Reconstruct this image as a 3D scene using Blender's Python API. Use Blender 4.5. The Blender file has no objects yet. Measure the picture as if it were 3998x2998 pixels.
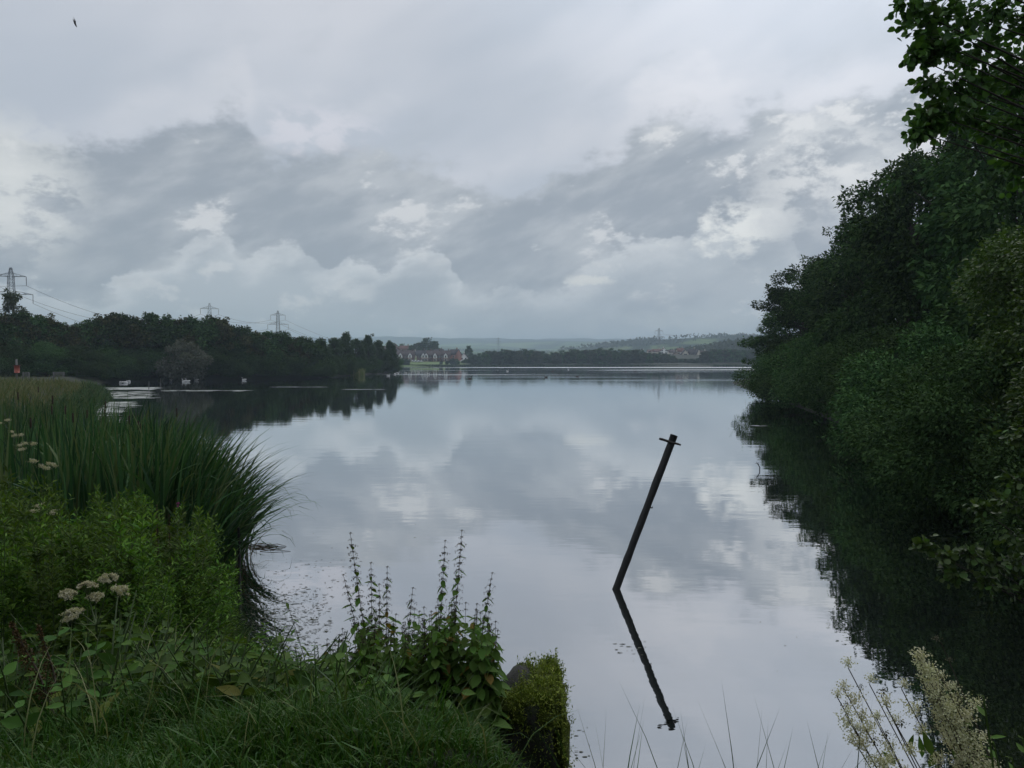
import bpy, math, random
import numpy as np
from mathutils import Vector, Matrix
R = math.radians
sc = bpy.context.scene
C = sc.collection

# ------------------------------------------------------------------ camera
CAM_H = 4.0                       # metres above the water
F, CX, CY, HOR = 3003.0, 1999.0, 1499.0, 1408.0
PITCH = math.atan((CY - HOR) / F)
cd = bpy.data.cameras.new('camera'); cam = bpy.data.objects.new('camera', cd); C.objects.link(cam)
cam.location = (0, 0, CAM_H); cam.rotation_euler = (R(90) - PITCH, 0, 0)
cd.sensor_width = 36; cd.lens = 36 * F / 3998; cd.clip_start = 0.05; cd.clip_end = 40000
sc.camera = cam

def pdir(px, py):
    u, v = (px - CX) / F, (CY - py) / F
    return Vector((u, math.cos(PITCH) + v * math.sin(PITCH), -math.sin(PITCH) + v * math.cos(PITCH)))
def at(px, py, y=None, z=None):   # photo pixel -> point at depth y or on the level z
    d = pdir(px, py)
    t = (z - CAM_H) / d.z if y is None else y / d.y
    return Vector((0, 0, CAM_H)) + d * t

# ------------------------------------------------------------------ world, sun, exposure
class NT:
    def __init__(s, tree): s.t = tree; s.n = tree.nodes; s.l = tree.links
    def new(s, typ, **k):
        n = s.n.new(typ)
        for a, b in k.items(): setattr(n, a, b)
        return n
    def put(s, sock, v):
        if hasattr(v, 'is_output') or isinstance(v, bpy.types.NodeSocket): s.l.new(v, sock)
        else: sock.default_value = v
    def math(s, op, a, b=None, c=None, clamp=False):
        n = s.new('ShaderNodeMath', operation=op); n.use_clamp = clamp
        s.put(n.inputs[0], a)
        if b is not None: s.put(n.inputs[1], b)
        if c is not None: s.put(n.inputs[2], c)
        return n.outputs[0]
    def noise(s, vec, scale, detail=6, rough=.55, lac=2.0, dist=0.0):
        n = s.new('ShaderNodeTexNoise'); s.put(n.inputs['Vector'], vec)
        n.inputs['Scale'].default_value = scale; n.inputs['Detail'].default_value = detail
        n.inputs['Roughness'].default_value = rough; n.inputs['Lacunarity'].default_value = lac
        n.inputs['Distortion'].default_value = dist
        return n.outputs[0]
    def xyz(s, x, y, z=0.0):
        n = s.new('ShaderNodeCombineXYZ')
        for i, v in enumerate((x, y, z)): s.put(n.inputs[i], v)
        return n.outputs[0]
    def mix(s, f, a, b, blend='MIX'):
        n = s.new('ShaderNodeMix', data_type='RGBA', blend_type=blend)
        s.put(n.inputs[0], f); s.put(n.inputs[6], a); s.put(n.inputs[7], b)
        return n.outputs[2]
    def step(s, v, lo, hi, a=0.0, b=1.0):
        n = s.new('ShaderNodeMapRange', interpolation_type='SMOOTHSTEP')
        s.put(n.inputs[0], v); s.put(n.inputs[1], lo); s.put(n.inputs[2], hi); s.put(n.inputs[3], a); s.put(n.inputs[4], b)
        return n.outputs[0]
    def ramp(s, f, stops):
        n = s.new('ShaderNodeValToRGB'); e = n.color_ramp.elements
        while len(e) < len(stops): e.new(.5)
        for el, (p, c) in zip(e, stops): el.position = p; el.color = (*c, 1)
        s.put(n.inputs[0], f)
        return n.outputs[0]
    def curve(s, f, pts):
        n = s.new('ShaderNodeFloatCurve'); cu = n.mapping.curves[0]
        pts = sorted(pts); cu.points[0].location = pts[0]; cu.points[1].location = pts[-1]
        for p in pts[1:-1]: cu.points.new(*p)
        n.mapping.update(); s.put(n.inputs['Value'], f)
        return n.outputs[0]
def lin(r, g, b): return tuple(((c / 255) / 12.92 if c / 255 < .04045 else ((c / 255 + .055) / 1.055) ** 2.4) for c in (r, g, b))
def c4(r, g, b): return (*lin(r, g, b), 1)

SUN_EL, SUN_AZ = R(48), R(28)     # behind the cloud, ahead and to the right
w = bpy.data.worlds.new('World'); sc.world = w; w.use_nodes = True
T = NT(w.node_tree); T.n.clear()
tc = T.new('ShaderNodeTexCoord')
sp = T.new('ShaderNodeSeparateXYZ'); T.l.new(tc.outputs['Generated'], sp.inputs[0])
sx, sy, sz = sp.outputs
az = T.math('ARCTAN2', sx, sy); el = T.math('ARCSINE', T.math('MINIMUM', T.math('MAXIMUM', sz, -1.0), 1.0))
ela = T.math('ABSOLUTE', el)
AZ0, AZW, ELW = -0.75, 1.5, 0.7
def sky_pts(px):
    out = []
    for x, y in px:
        d = pdir(x, y); out.append(((math.atan2(d.x, d.y) - AZ0) / AZW, math.asin(d.z / d.length) / ELW))
    return out
an = T.math('DIVIDE', T.math('SUBTRACT', az, AZ0), AZW, clamp=True)
# clouds are laid out by direction; noise coordinates stretched sideways as a deck seen edge-on
pv = T.xyz(T.math('MULTIPLY', az, 1.0), T.math('MULTIPLY', ela, 1.7))
shear = T.xyz(T.math('ADD', az, T.math('MULTIPLY', ela, -.5)), T.math('MULTIPLY', T.math('ADD', ela, T.math('MULTIPLY', az, -.22)), 2.0))
n_big = T.noise(shear, 2.6, 3, .5)
n_mid = T.noise(shear, 6.0, 5, .58)
n_fine = T.noise(pv, 11.5, 9, .63)
wob = T.math('MULTIPLY', T.math('SUBTRACT', n_fine, .5), .15)
wob_s = T.math('MULTIPLY', wob, .8)
top_curve = T.math('MULTIPLY', T.curve(an, sky_pts([(-300,560),(0,520),(180,545),(360,555),(450,500),(700,480),(800,430),(920,385),(975,420),(1000,530),(1120,590),(1250,560),(1400,540),(1560,560),(1750,640),(2000,740),(2200,640),(2400,580),(2520,450),(2700,440),(2850,450),(3030,375),(3090,430),(3300,380),(3560,345),(3998,330),(4300,330)])), ELW)
cum_curve = T.math('MULTIPLY', T.curve(an, sky_pts([(-300,1120),(0,1130),(330,1150),(560,1030),(700,950),(870,910),(960,960),(1140,920),(1200,990),(1290,1050),(1380,1000),(1500,1025),(1570,985),(1720,985),(1770,1060),(1900,1120),(2150,1110),(2350,990),(2550,915),(2800,850),(2900,818),(3040,826),(3085,900),(3200,1010),(3600,1040),(4300,1040)])), ELW)
high = T.mix(T.step(n_big, .33, .68), c4(176, 184, 197), c4(198, 202, 212))
high = T.mix(T.math('MULTIPLY', T.step(n_mid, .5, .75), .55), high, c4(170, 178, 189))
dark = T.mix(T.step(n_mid, .40, .66), c4(147, 155, 166), c4(182, 187, 194))
dark = T.mix(T.math('MULTIPLY', T.step(T.math('ADD', T.math('MULTIPLY', n_fine, .6), T.math('MULTIPLY', n_mid, .4)), .54, .60), .85), dark, c4(210, 212, 216))
m1 = T.step(T.math('SUBTRACT', T.math('ADD', top_curve, wob), el), -.008, .024)
sky = T.mix(m1, high, dark)
# bright rim along the tops of the dark bank
rim1 = T.step(T.math('ABSOLUTE', T.math('SUBTRACT', T.math('SUBTRACT', el, T.math('ADD', top_curve, wob)), .018)), .05, 0.0)
sky = T.mix(T.math('MULTIPLY', rim1, T.math('MULTIPLY', T.step(n_big, .40, .62), .55)), sky, c4(214, 215, 222))
# lower cumulus bank: pale tops, grey towards the horizon
dep = T.math('SUBTRACT', T.math('ADD', cum_curve, wob_s), el)
m2 = T.step(dep, -.002, T.math('ADD', T.math('MULTIPLY', T.step(n_mid, .44, .62), .04), .005))
cum = T.mix(T.step(dep, .0, .05), c4(210, 214, 219), c4(172, 180, 189))
cum = T.mix(T.math('MULTIPLY', T.step(n_fine, .53, .62), .75), cum, c4(206, 209, 213))
cum = T.mix(T.math('MULTIPLY', T.step(n_mid, .54, .36), .75), cum, c4(153, 162, 173))
sky = T.mix(T.math('MULTIPLY', m2, T.step(n_big, .34, .54, .5, 1.0)), sky, cum)
def blob(px, py, ra, re, amt, col, gate=None):
    d = pdir(px, py); a0, e0 = math.atan2(d.x, d.y), math.asin(d.z / d.length)
    q = T.math('ADD', T.math('POWER', T.math('DIVIDE', T.math('SUBTRACT', T.math('ADD', az, wob), a0), ra), 2.0),
                      T.math('POWER', T.math('DIVIDE', T.math('SUBTRACT', T.math('ADD', el, wob_s), e0), re), 2.0))
    m = T.math('MULTIPLY', T.step(q, 1.0, 0.0), amt)
    if gate is not None: m = T.math('MULTIPLY', m, gate)
    return m, col
puff = T.step(n_fine, .42, .54)
for b in (blob(2860, 880, .115, .040, 1.0, c4(226, 228, 228), puff), blob(3250, 690, .10, .085, .85, c4(217, 219, 222), puff),
          blob(40, 740, .10, .10, .85, c4(214, 217, 218), puff), 
          blob(2300, 1095, .040, .014, .9, c4(213, 215, 214)), blob(2650, 1270, .17, .024, .55, c4(194, 198, 200), puff),
          blob(1250, 500, .10, .035, .8, c4(208, 209, 219), puff), 
          blob(3330, 920, .12, .07, .6, c4(160, 167, 178))):
    sky = T.mix(b[0], sky, b[1])
# low mist over the hills
sky = T.mix(T.step(T.math('ADD', el, wob_s), .075, .010, 0.0, .6), sky, c4(168, 176, 185))
# the overcast is thinner, so brighter, towards the hidden sun
sd = Vector((math.sin(SUN_AZ) * math.cos(SUN_EL), math.cos(SUN_AZ) * math.cos(SUN_EL), math.sin(SUN_EL)))
dp = T.new('ShaderNodeVectorMath', operation='DOT_PRODUCT'); T.l.new(tc.outputs['Generated'], dp.inputs[0]); dp.inputs[1].default_value = sd
glow = T.step(dp.outputs['Value'], .78, 1.0, 1.03, 1.65)
sky = T.mix(1.0, sky, (1.0, .992, .965, 1), 'MULTIPLY')
gl = T.new('ShaderNodeVectorMath', operation='SCALE'); T.l.new(sky, gl.inputs[0]); T.l.new(glow, gl.inputs['Scale'])
bg = T.new('ShaderNodeBackground'); T.l.new(gl.outputs[0], bg.inputs[0]); bg.inputs[1].default_value = 1.0
ns = T.new('ShaderNodeTexSky', sky_type='NISHITA'); ns.sun_disc = False; ns.sun_elevation = SUN_EL; ns.sun_rotation = SUN_AZ
bg2 = T.new('ShaderNodeBackground'); T.l.new(ns.outputs[0], bg2.inputs[0]); bg2.inputs[1].default_value = .05
ms = T.new('ShaderNodeMixShader'); ms.inputs[0].default_value = .95
T.l.new(bg2.outputs[0], ms.inputs[1]); T.l.new(bg.outputs[0], ms.inputs[2])
wo = T.new('ShaderNodeOutputWorld'); T.l.new(ms.outputs[0], wo.inputs[0])

sl = bpy.data.lights.new('sun', 'SUN'); sun = bpy.data.objects.new('sun', sl); C.objects.link(sun)
sl.energy = .5; sl.angle = R(25); sl.color = (1, .97, .92)
sun.rotation_euler = (-sd).to_track_quat('-Z', 'Y').to_euler(); sun.location = (20, -20, 60)
vs = sc.view_settings
vs.view_transform = 'Standard'; vs.look = 'None'; vs.exposure = .19; vs.gamma = 1; vs.use_curve_mapping = False
cy = sc.cycles; w.cycles.sampling_method = 'NONE'      # even overcast: no need to aim at it
cy.use_denoising = True; cy.denoiser = 'OPENIMAGEDENOISE'; cy.max_bounces = 4; cy.diffuse_bounces = 2; cy.glossy_bounces = 2
cy.transmission_bounces = 2; cy.volume_bounces = 1; cy.caustics_reflective = False; cy.caustics_refractive = False

# ------------------------------------------------------------------ helpers
rng = np.random.default_rng(7)
def mesh(name, v, f, smooth=False):
    """v: (N,3); f: array (M,k) or list of such arrays"""
    me = bpy.data.meshes.new(name); v = np.asarray(v, np.float32)
    fl = f if isinstance(f, list) and np.ndim(f[0]) == 2 else [f]; fl = [np.asarray(q, np.int32) for q in fl if len(q)]
    me.vertices.add(len(v)); me.vertices.foreach_set('co', v.ravel())
    li = np.concatenate([q.ravel() for q in fl]); tot = np.concatenate([np.full(len(q), q.shape[1], np.int32) for q in fl])
    st = np.concatenate([[0], np.cumsum(tot)[:-1]]).astype(np.int32)
    me.loops.add(len(li)); me.loops.foreach_set('vertex_index', li)
    me.polygons.add(len(tot)); me.polygons.foreach_set('loop_start', st); me.polygons.foreach_set('loop_total', tot)
    if smooth: me.polygons.foreach_set('use_smooth', np.ones(len(tot), bool))
    me.update(); me.validate()
    return me
def obj(name, me, m=None, parent=None, loc=None):
    o = bpy.data.objects.new(name, me); C.objects.link(o)
    if m is not None and me is not None and not me.materials: me.materials.append(m)
    if parent is not None: o.parent = parent
    if loc is not None: o.location = loc
    return o
def tag(o, label=None, cat=None, group=None, kind=None):
    if label: o['label'] = label
    if cat: o['category'] = cat
    if group: o['group'] = group
    if kind: o['kind'] = kind
    return o
def empty(name, loc, rz=0, label=None, cat=None, group=None, scale=None):
    o = bpy.data.objects.new(name, None); C.objects.link(o); o.location = loc; o.rotation_euler = (0, 0, rz); o.empty_display_size = .2
    if scale is not None: o.scale = scale if not isinstance(scale, (int, float)) else (scale,) * 3
    return tag(o, label, cat, group)
def stuff(o): o['kind'] = 'stuff'; return o
class MB:
    """collects boxes, tubes and polygons; build() links them as one mesh object"""
    def __init__(s): s.v = []; s.f = {}; s.n = 0
    def add(s, v, f):
        v = np.asarray(v, float).reshape(-1, 3); s.v.append(v)
        for q in f: s.f.setdefault(len(q), []).append([i + s.n for i in q])
        s.n += len(v); return s
    def box(s, c, size, rz=0.0, M=None):
        x, y, z = [q / 2 for q in size]
        p = np.array([(a * x, b * y, d * z) for d in (-1, 1) for a, b in ((-1, -1), (1, -1), (1, 1), (-1, 1))])
        if rz: k, q = math.cos(rz), math.sin(rz); p = p @ np.array([[k, q, 0], [-q, k, 0], [0, 0, 1]])
        if M is not None: p = p @ np.array(M.to_3x3().transposed())
        return s.add(p + np.array(c), [(3, 2, 1, 0), (4, 5, 6, 7), (0, 1, 5, 4), (1, 2, 6, 5), (2, 3, 7, 6), (3, 0, 4, 7)])
    def tube(s, pts, rad, n=6, cap=True):
        pts = np.asarray(pts, float); k = len(pts); rad = np.broadcast_to(rad, (k,))
        t = np.gradient(pts, axis=0); t /= np.linalg.norm(t, axis=1)[:, None] + 1e-9
        ref = np.array([0, 0, 1.]) if abs(t[0, 2]) < .9 else np.array([0, 1., 0])
        a = np.cross(t, ref); a /= np.linalg.norm(a, axis=1)[:, None] + 1e-9; b = np.cross(t, a)
        ang = np.linspace(0, 2 * np.pi, n, endpoint=False)
        v = pts[:, None] + rad[:, None, None] * (np.cos(ang)[None, :, None] * a[:, None] + np.sin(ang)[None, :, None] * b[:, None])
        f = [(i * n + j, i * n + (j + 1) % n, (i + 1) * n + (j + 1) % n, (i + 1) * n + j) for i in range(k - 1) for j in range(n)]
        if cap: f += [tuple(range(n)), tuple(range((k - 1) * n, k * n))[::-1]]
        return s.add(v, f)
    def bar(s, a, b, t): return s.tube([a, b], t / 2 * 1.414, 4, True)
    def mesh(s, name, smooth=False): return mesh(name, np.concatenate(s.v), [np.array(q) for q in s.f.values()], smooth)
    def build(s, name, m, parent=None, smooth=False, loc=None): return obj(name, s.mesh(name, smooth), m, parent, loc)

def unit(a): return a / (np.linalg.norm(a, axis=-1, keepdims=True) + 1e-9)
def leaves(P, D, L, W, r, fold=.25, droop=.0, five=False, up=None):
    """leaf blades: base P, direction D, length L, width W (arrays)"""
    n = len(P); D = unit(D); L = np.broadcast_to(L, (n,))[:, None]; W = np.broadcast_to(W, (n,))[:, None]
    up = unit(r.normal(size=(n, 3)) * .55 + np.array([0, 0, 1.])) if up is None else unit(up); S = unit(np.cross(D, up)); N = np.cross(S, D)
    l = P + D * L * .42 - S * W * .5 + N * W * fold; q = P + D * L * .42 + S * W * .5 + N * W * fold
    tip = P + D * L + np.array([0, 0, -1.]) * L * droop
    b = np.arange(n)[:, None]
    if five:
        m = P + D * L * .45
        return np.stack([P, l, m, q, tip], 1).reshape(-1, 3), (b * 5)[:, :, None] + np.array([[0, 3, 2], [0, 2, 1], [3, 4, 2], [2, 4, 1]])[None] if False else np.concatenate([b * 5 + np.array([[0, 3, 2]]), b * 5 + np.array([[0, 2, 1]]), b * 5 + np.array([[3, 4, 2]]), b * 5 + np.array([[2, 4, 1]])])
    return np.stack([P, q, tip, l], 1).reshape(-1, 3), np.concatenate([b * 4 + np.array([[0, 1, 2]]), b * 4 + np.array([[0, 2, 3]])])
OVATE = np.array([(0, 0, 0), (.15, .16, .02), (.24, .38, .01), (.20, .62, -.03), (.09, .84, -.08), (0, 1, -.14), (-.09, .84, -.08), (-.20, .62, -.03), (-.24, .38, .01), (-.15, .16, .02), (0, .45, -.08)])
def ovate(P, D, L, W, r):
    """rounded, slightly cupped leaves for plants seen close up"""
    n = len(P); D = unit(D); up = unit(r.normal(size=(n, 3)) * .5 + np.array([0, 0, 1.])); S = unit(np.cross(D, up)); N = np.cross(S, D)
    L = np.broadcast_to(L, (n,))[:, None, None]; W = np.broadcast_to(W, (n,))[:, None, None]
    v = P[:, None] + OVATE[None, :, 0:1] * 2.1 * W * S[:, None] + OVATE[None, :, 1:2] * L * D[:, None] + OVATE[None, :, 2:3] * L * N[:, None]
    tri = np.array([(i, i + 1, 10) for i in range(9)] + [(9, 0, 10)]); return v.reshape(-1, 3), (np.arange(n)[:, None, None] * 11 + tri[None]).reshape(-1, 3)
def merge(parts):
    vs_, fs, k = [], [], 0
    for v, f in parts:
        vs_.append(v); fs.append(np.asarray(f) + k); k += len(v)
    return np.concatenate(vs_), np.concatenate(fs)
def blades(P, D, H, W, bend, r, seg=4):
    """grass / reed blades as tapering strips that bend over towards D (xy)"""
    n = len(P); D = unit(np.column_stack([D[:, 0], D[:, 1], np.zeros(n)])); S = np.column_stack([-D[:, 1], D[:, 0], np.zeros(n)])
    tw = r.uniform(-1.2, 1.2, n)[:, None]; S = S * np.cos(tw) + D * np.sin(tw)
    H = np.broadcast_to(H, (n,))[:, None]; W = np.broadcast_to(W, (n,))[:, None]; B = np.broadcast_to(bend, (n,))[:, None]
    rows = []
    for i in range(seg + 1):
        t = i / seg; a = B * t ** 1.3
        c = P + D * H * (np.sin(a) * t * .72 ) + np.array([0, 0, 1.]) * H * t * np.cos(a * .62)
        wd = W * (1 - t ** 2.2) * (.7 + .6 * min(t * 2, 1)) * .5
        if i < seg: rows += [c - S * wd, c + S * wd]
        else: rows += [c]
    m = len(rows); v = np.stack(rows, 1).reshape(-1, 3); b = np.arange(n)[:, None] * m; f4 = []
    for i in range(seg - 1): f4.append(b + np.array([[2 * i, 2 * i + 1, 2 * i + 3, 2 * i + 2]]))
    return v, [np.concatenate(f4), b + np.array([[2 * seg - 2, 2 * seg - 1, 2 * seg]])]

# ------------------------------------------------------------------ materials
def newmat(name):
    m = bpy.data.materials.new(name); m.use_nodes = True; t = NT(m.node_tree); t.n.clear()
    out = t.new('ShaderNodeOutputMaterial'); return m, t, out
def plain(name, col, rough=.7, var=.25, scale=8.0, metal=0.0, bump=0.0, spec=.4):
    m, t, out = newmat(name); p = t.new('ShaderNodeBsdfPrincipled')
    tcn = t.new('ShaderNodeTexCoord'); n = t.noise(tcn.outputs['Object'], scale, 5, .6)
    c = t.mix(n, (*[q * (1 - var) for q in col], 1), (*[min(1, q * (1 + var)) for q in col], 1))
    t.l.new(c, p.inputs['Base Color']); p.inputs['Roughness'].default_value = rough; p.inputs['Metallic'].default_value = metal
    p.inputs['Specular IOR Level'].default_value = spec
    if bump:
        b = t.new('ShaderNodeBump'); b.inputs['Strength'].default_value = bump; b.inputs['Distance'].default_value = .02
        t.l.new(t.noise(tcn.outputs['Object'], scale * 3, 6, .65), b.inputs['Height']); t.l.new(b.outputs[0], p.inputs['Normal'])
    t.l.new(p.outputs[0], out.inputs[0]); return m
def leafmat(name, stops, trans=.3, rough=.6, spec=.15, objvar=.25):
    """colour runs over the leaves at random; stops are real leaf colours"""
    m, t, out = newmat(name); g = t.new('ShaderNodeNewGeometry'); oi = t.new('ShaderNodeObjectInfo')
    k = len(stops); c = t.ramp(g.outputs['Random Per Island'], [(i / (k - 1), s) for i, s in enumerate(stops)])
    hs = t.new('ShaderNodeHueSaturation'); t.l.new(c, hs.inputs['Color'])
    t.put(hs.inputs['Value'], t.math('ADD', t.math('MULTIPLY', oi.outputs['Random'], objvar * 2), 1 - objvar))
    t.put(hs.inputs['Hue'], t.math('ADD', t.math('MULTIPLY', oi.outputs['Random'], .03), .485))
    p = t.new('ShaderNodeBsdfPrincipled'); t.l.new(hs.outputs[0], p.inputs['Base Color'])
    p.inputs['Roughness'].default_value = rough; p.inputs['Specular IOR Level'].default_value = spec
    tr = t.new('ShaderNodeBsdfTranslucent'); t.l.new(t.mix(1.0, hs.outputs[0], (1.0, 1.0, .45, 1), 'MULTIPLY'), tr.inputs[0])
    mx = t.new('ShaderNodeMixShader'); mx.inputs[0].default_value = trans
    t.l.new(p.outputs[0], mx.inputs[1]); t.l.new(tr.outputs[0], mx.inputs[2]); t.l.new(mx.outputs[0], out.inputs[0]); return m
G = dict(
    willow=leafmat('willow leaves', [(.018, .042, .014), (.042, .088, .028), (.095, .165, .055)], trans=.16, objvar=.4, rough=.75, spec=.06),
    olive=leafmat('olive leaves', [(.030, .034, .014), (.066, .070, .028), (.110, .112, .048)], trans=.16, rough=.75, spec=.06),
    yellowgreen=leafmat('yellow green leaves', [(.055, .085, .018), (.095, .140, .028), (.140, .185, .040)]),
    alder=leafmat('alder leaves', [(.036, .085, .018), (.066, .138, .026), (.115, .210, .040)], rough=.45, spec=.3, objvar=.35),
    silver=leafmat('silver willow leaves', [(.09, .105, .08), (.13, .145, .115), (.17, .18, .15)]),
    pine=leafmat('pointed tree leaves', [(.036, .068, .032), (.056, .100, .042), (.078, .125, .055)], trans=.18),
    far=leafmat('far leaves', [(.040, .060, .030), (.060, .085, .038), (.085, .105, .050)]),
    herb=leafmat('willowherb leaves', [(.045, .105, .014), (.090, .180, .022), (.160, .260, .040)], objvar=.5),
    nettle=leafmat('nettle leaves', [(.045, .100, .020), (.075, .160, .028), (.120, .215, .042), (.19, .20, .04)]),
    grass=leafmat('grass blades', [(.020, .066, .007), (.038, .110, .011), (.066, .150, .020), (.10, .13, .035)], trans=.25, rough=.42, spec=.22),
    reed=leafmat('reed blades', [(.014, .042, .016), (.032, .082, .028), (.060, .125, .040), (.11, .13, .055)], trans=.2, rough=.5),
    dead=leafmat('dead reed', [(.10, .075, .045), (.16, .125, .075)], trans=.1),
    hay=leafmat('seeding meadow grass', [(.08, .14, .04), (.15, .18, .065), (.27, .26, .14), (.07, .14, .035)], trans=.2),
    bright=leafmat('bright herb leaves', [(.09, .18, .03), (.13, .24, .045)], rough=.5),
)
bark = plain('bark', (.045, .038, .030), .9, .4, 6, bump=.5)
darkwood = plain('wet dark timber', (.018, .018, .018), .6, .5, 14, bump=.4)
greywood = plain('weathered grey timber', (.16, .16, .15), .8, .3, 20)
stemgreen = plain('green stem', (.07, .11, .035), .6, .3, 30)
brightstem = plain('bright green stem', (.11, .20, .04), .6, .2, 30)
stembrown = plain('brown stem', (.06, .045, .03), .7, .3, 30)
white = plain('white feathers', (.80, .80, .78), .7, .05, 20)

# ------------------------------------------------------------------ shoreline and ground
WALL = [(-.30, 7.1), (.43, 7.0), (.43, 5.9), (.13, 4.6), (.20, 2.5), (1.6, 2.2), (3.2, 2.6)]
REST = [(3.2, 2.6), (5.0, 4.5), (7.6, 8.5), (10.1, 15.2), (15.4, 27), (19.2, 41), (26, 72), (31, 98), (40, 140), (92, 260), (180, 420), (250, 543),
        (60, 545), (-40, 548), (-105, 552), (-130, 420), (-105, 300), (-60, 276), (-40, 258), (-42, 235), (-45, 180), (-60, 158), (-76, 146), (-72, 133),
        (-60, 110), (-42, 79), (-32, 57), (-26, 46), (-20, 38), (-13, 28), (-9.0, 21), (-6.7, 17.5), (-5.7, 15.2), (-5.0, 13), (-3.8, 10.6), (-2.5, 8.6), (-1.3, 7.5), (-.30, 7.1)]
LAKE = np.array(WALL[:-1] + REST[:-1])
def segdist(x, y, pts):
    d = np.full(np.shape(x), 1e9)
    for (ax, ay), (bx, by) in zip(pts[:-1], pts[1:]):
        ux, uy = bx - ax, by - ay; t = np.clip(((x - ax) * ux + (y - ay) * uy) / (ux * ux + uy * uy), 0, 1)
        d = np.minimum(d, np.hypot(x - ax - t * ux, y - ay - t * uy))
    return d
def inlake(x, y):
    c = np.zeros(np.shape(x), bool); n = len(LAKE)
    for i in range(n):
        (ax, ay), (bx, by) = LAKE[i], LAKE[(i + 1) % n]
        if ay == by: continue
        c ^= ((ay > y) != (by > y)) & (x < (bx - ax) * (y - ay) / (by - ay) + ax)
    return c
def sm(t): t = np.clip(t, 0, 1); return t * t * (3 - 2 * t)
def bump(x, y, cx, cy, rx, ry): return np.exp(-((x - cx) / rx) ** 2 - ((y - cy) / ry) ** 2)
def ground_h(x, y):
    x = np.asarray(x, float); y = np.asarray(y, float)
    r = np.hypot(x, y)
    dr = segdist(x, y, REST); dw = segdist(x, y, WALL); ins = inlake(x, y)
    near = sm((40 - r) / 25)
    cap = np.interp(r, [0, 3.2, 5, 7, 10, 14, 22, 60], [2.4, 2.35, 1.95, 1.5, 1.0, .62, .5, 1.25]); cap = np.where(x > 2, np.maximum(cap, 1.0), cap)
    slope = .30 + .30 * near
    h = np.minimum(.08 + slope * dr, cap)
    h = h - .7 * sm((x + .30) / .7) * sm((y - 3.0) / 1.2) * sm((1.2 - x) / .3) * sm((8 - y) / .5)      # falls away by the quay stone
    far = np.clip(r - 545, 0, None)
    h = h + np.minimum(far * .045, 6) * sm((y - 500) / 60)
    h = h + (bump(x, y, -95, 680, 70, 45) * 3.5 + bump(x, y, 135, 640, 60, 40) * 3.0) * ~ins
    h = h + .06 * np.sin(x * 1.7 + y * .9) * np.sin(y * 1.3 - x * .6) * (r < 60)
    wall = sm(dw / .14)
    h = np.where(ins, np.maximum(-.12 - .35 * np.minimum(dr, dw + .6), -1.5), -.7 + (h + .7) * np.where(dw < dr, wall, 1))
    return h
def gz(x, y): return float(ground_h(np.array([x]), np.array([y]))[0])

rad = np.concatenate([[0.02], np.geomspace(.4, 1700, 235)])
ang = np.concatenate([np.linspace(-42, 42, 300), np.linspace(42, 318, 70)[1:-1]]) * math.pi / 180
na, nr = len(ang), len(rad)
gx = rad[:, None] * np.sin(ang)[None]; gy = rad[:, None] * np.cos(ang)[None]
gv = np.stack([gx, gy, ground_h(gx, gy)], -1).reshape(-1, 3)
i, j = np.meshgrid(np.arange(nr - 1), np.arange(na), indexing='ij'); i = i.ravel(); j = j.ravel(); k = (j + 1) % na
gf = np.stack([i * na + j, (i + 1) * na + j, (i + 1) * na + k, i * na + k], 1)[:, ::-1]
m, t, out = newmat('bank soil and turf'); p = t.new('ShaderNodeBsdfPrincipled'); tcn = t.new('ShaderNodeTexCoord')
n1 = t.noise(tcn.outputs['Object'], .35, 6, .6); n2 = t.noise(tcn.outputs['Object'], 6, 8, .65)
cc = t.mix(t.step(n1, .4, .6), (.016, .020, .010, 1), (.024, .034, .013, 1)); cc = t.mix(t.math('MULTIPLY', t.step(n2, .5, .7), .6), cc, (.020, .017, .012, 1))
sp2 = t.new('ShaderNodeSeparateXYZ'); t.l.new(tcn.outputs['Object'], sp2.inputs[0])
cc = t.mix(t.math('MULTIPLY', t.step(sp2.outputs[1], 500.0, 540.0), t.step(sp2.outputs[0], -28.0, -42.0)), cc, (.115, .175, .050, 1))
cc = t.mix(t.step(sp2.outputs[2], .12, -.05), cc, (.020, .018, .014, 1))
t.l.new(cc, p.inputs['Base Color']); p.inputs['Roughness'].default_value = .9
bp = t.new('ShaderNodeBump'); bp.inputs['Strength'].default_value = .5; bp.inputs['Distance'].default_value = .05; t.l.new(n2, bp.inputs['Height']); t.l.new(bp.outputs[0], p.inputs['Normal'])
t.l.new(p.outputs[0], out.inputs[0])
tag(obj('ground', mesh('ground', gv, gf, True), m), 'grassy lake bank and the land around the water', None, kind='structure')

# water: mirror-calm lake with faint ripples, rougher wind bands far out
m, t, out = newmat('lake water'); tcn = t.new('ShaderNodeTexCoord'); P_ = tcn.outputs['Object']
spw = t.new('ShaderNodeSeparateXYZ'); t.l.new(P_, spw.inputs[0]); wx, wy, _ = spw.outputs
sv = t.xyz(t.math('MULTIPLY', wx, .35), wy)
rip = t.math('ADD', t.math('MULTIPLY', t.noise(sv, .9, 3, .5), .020), t.math('MULTIPLY', t.noise(t.xyz(t.math('MULTIPLY', wx, .5), wy), 4.0, 3, .5), .0035))
patch = t.step(t.noise(t.xyz(t.math('MULTIPLY', wx, .010), t.math('MULTIPLY', wy, .05)), 1.0, 4, .6), .50, .64)
farw = t.step(wy, 60.0, 200.0)
def wband(y0, hw, slope, nz):
    yy = t.math('SUBTRACT', t.math('SUBTRACT', wy, y0), t.math('MULTIPLY', wx, slope))
    return t.math('MULTIPLY', t.step(t.math('ABSOLUTE', yy), hw, hw * .55), t.step(wx, nz[0], nz[1]))
xb = t.math('MULTIPLY', wx, 1.0)
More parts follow.
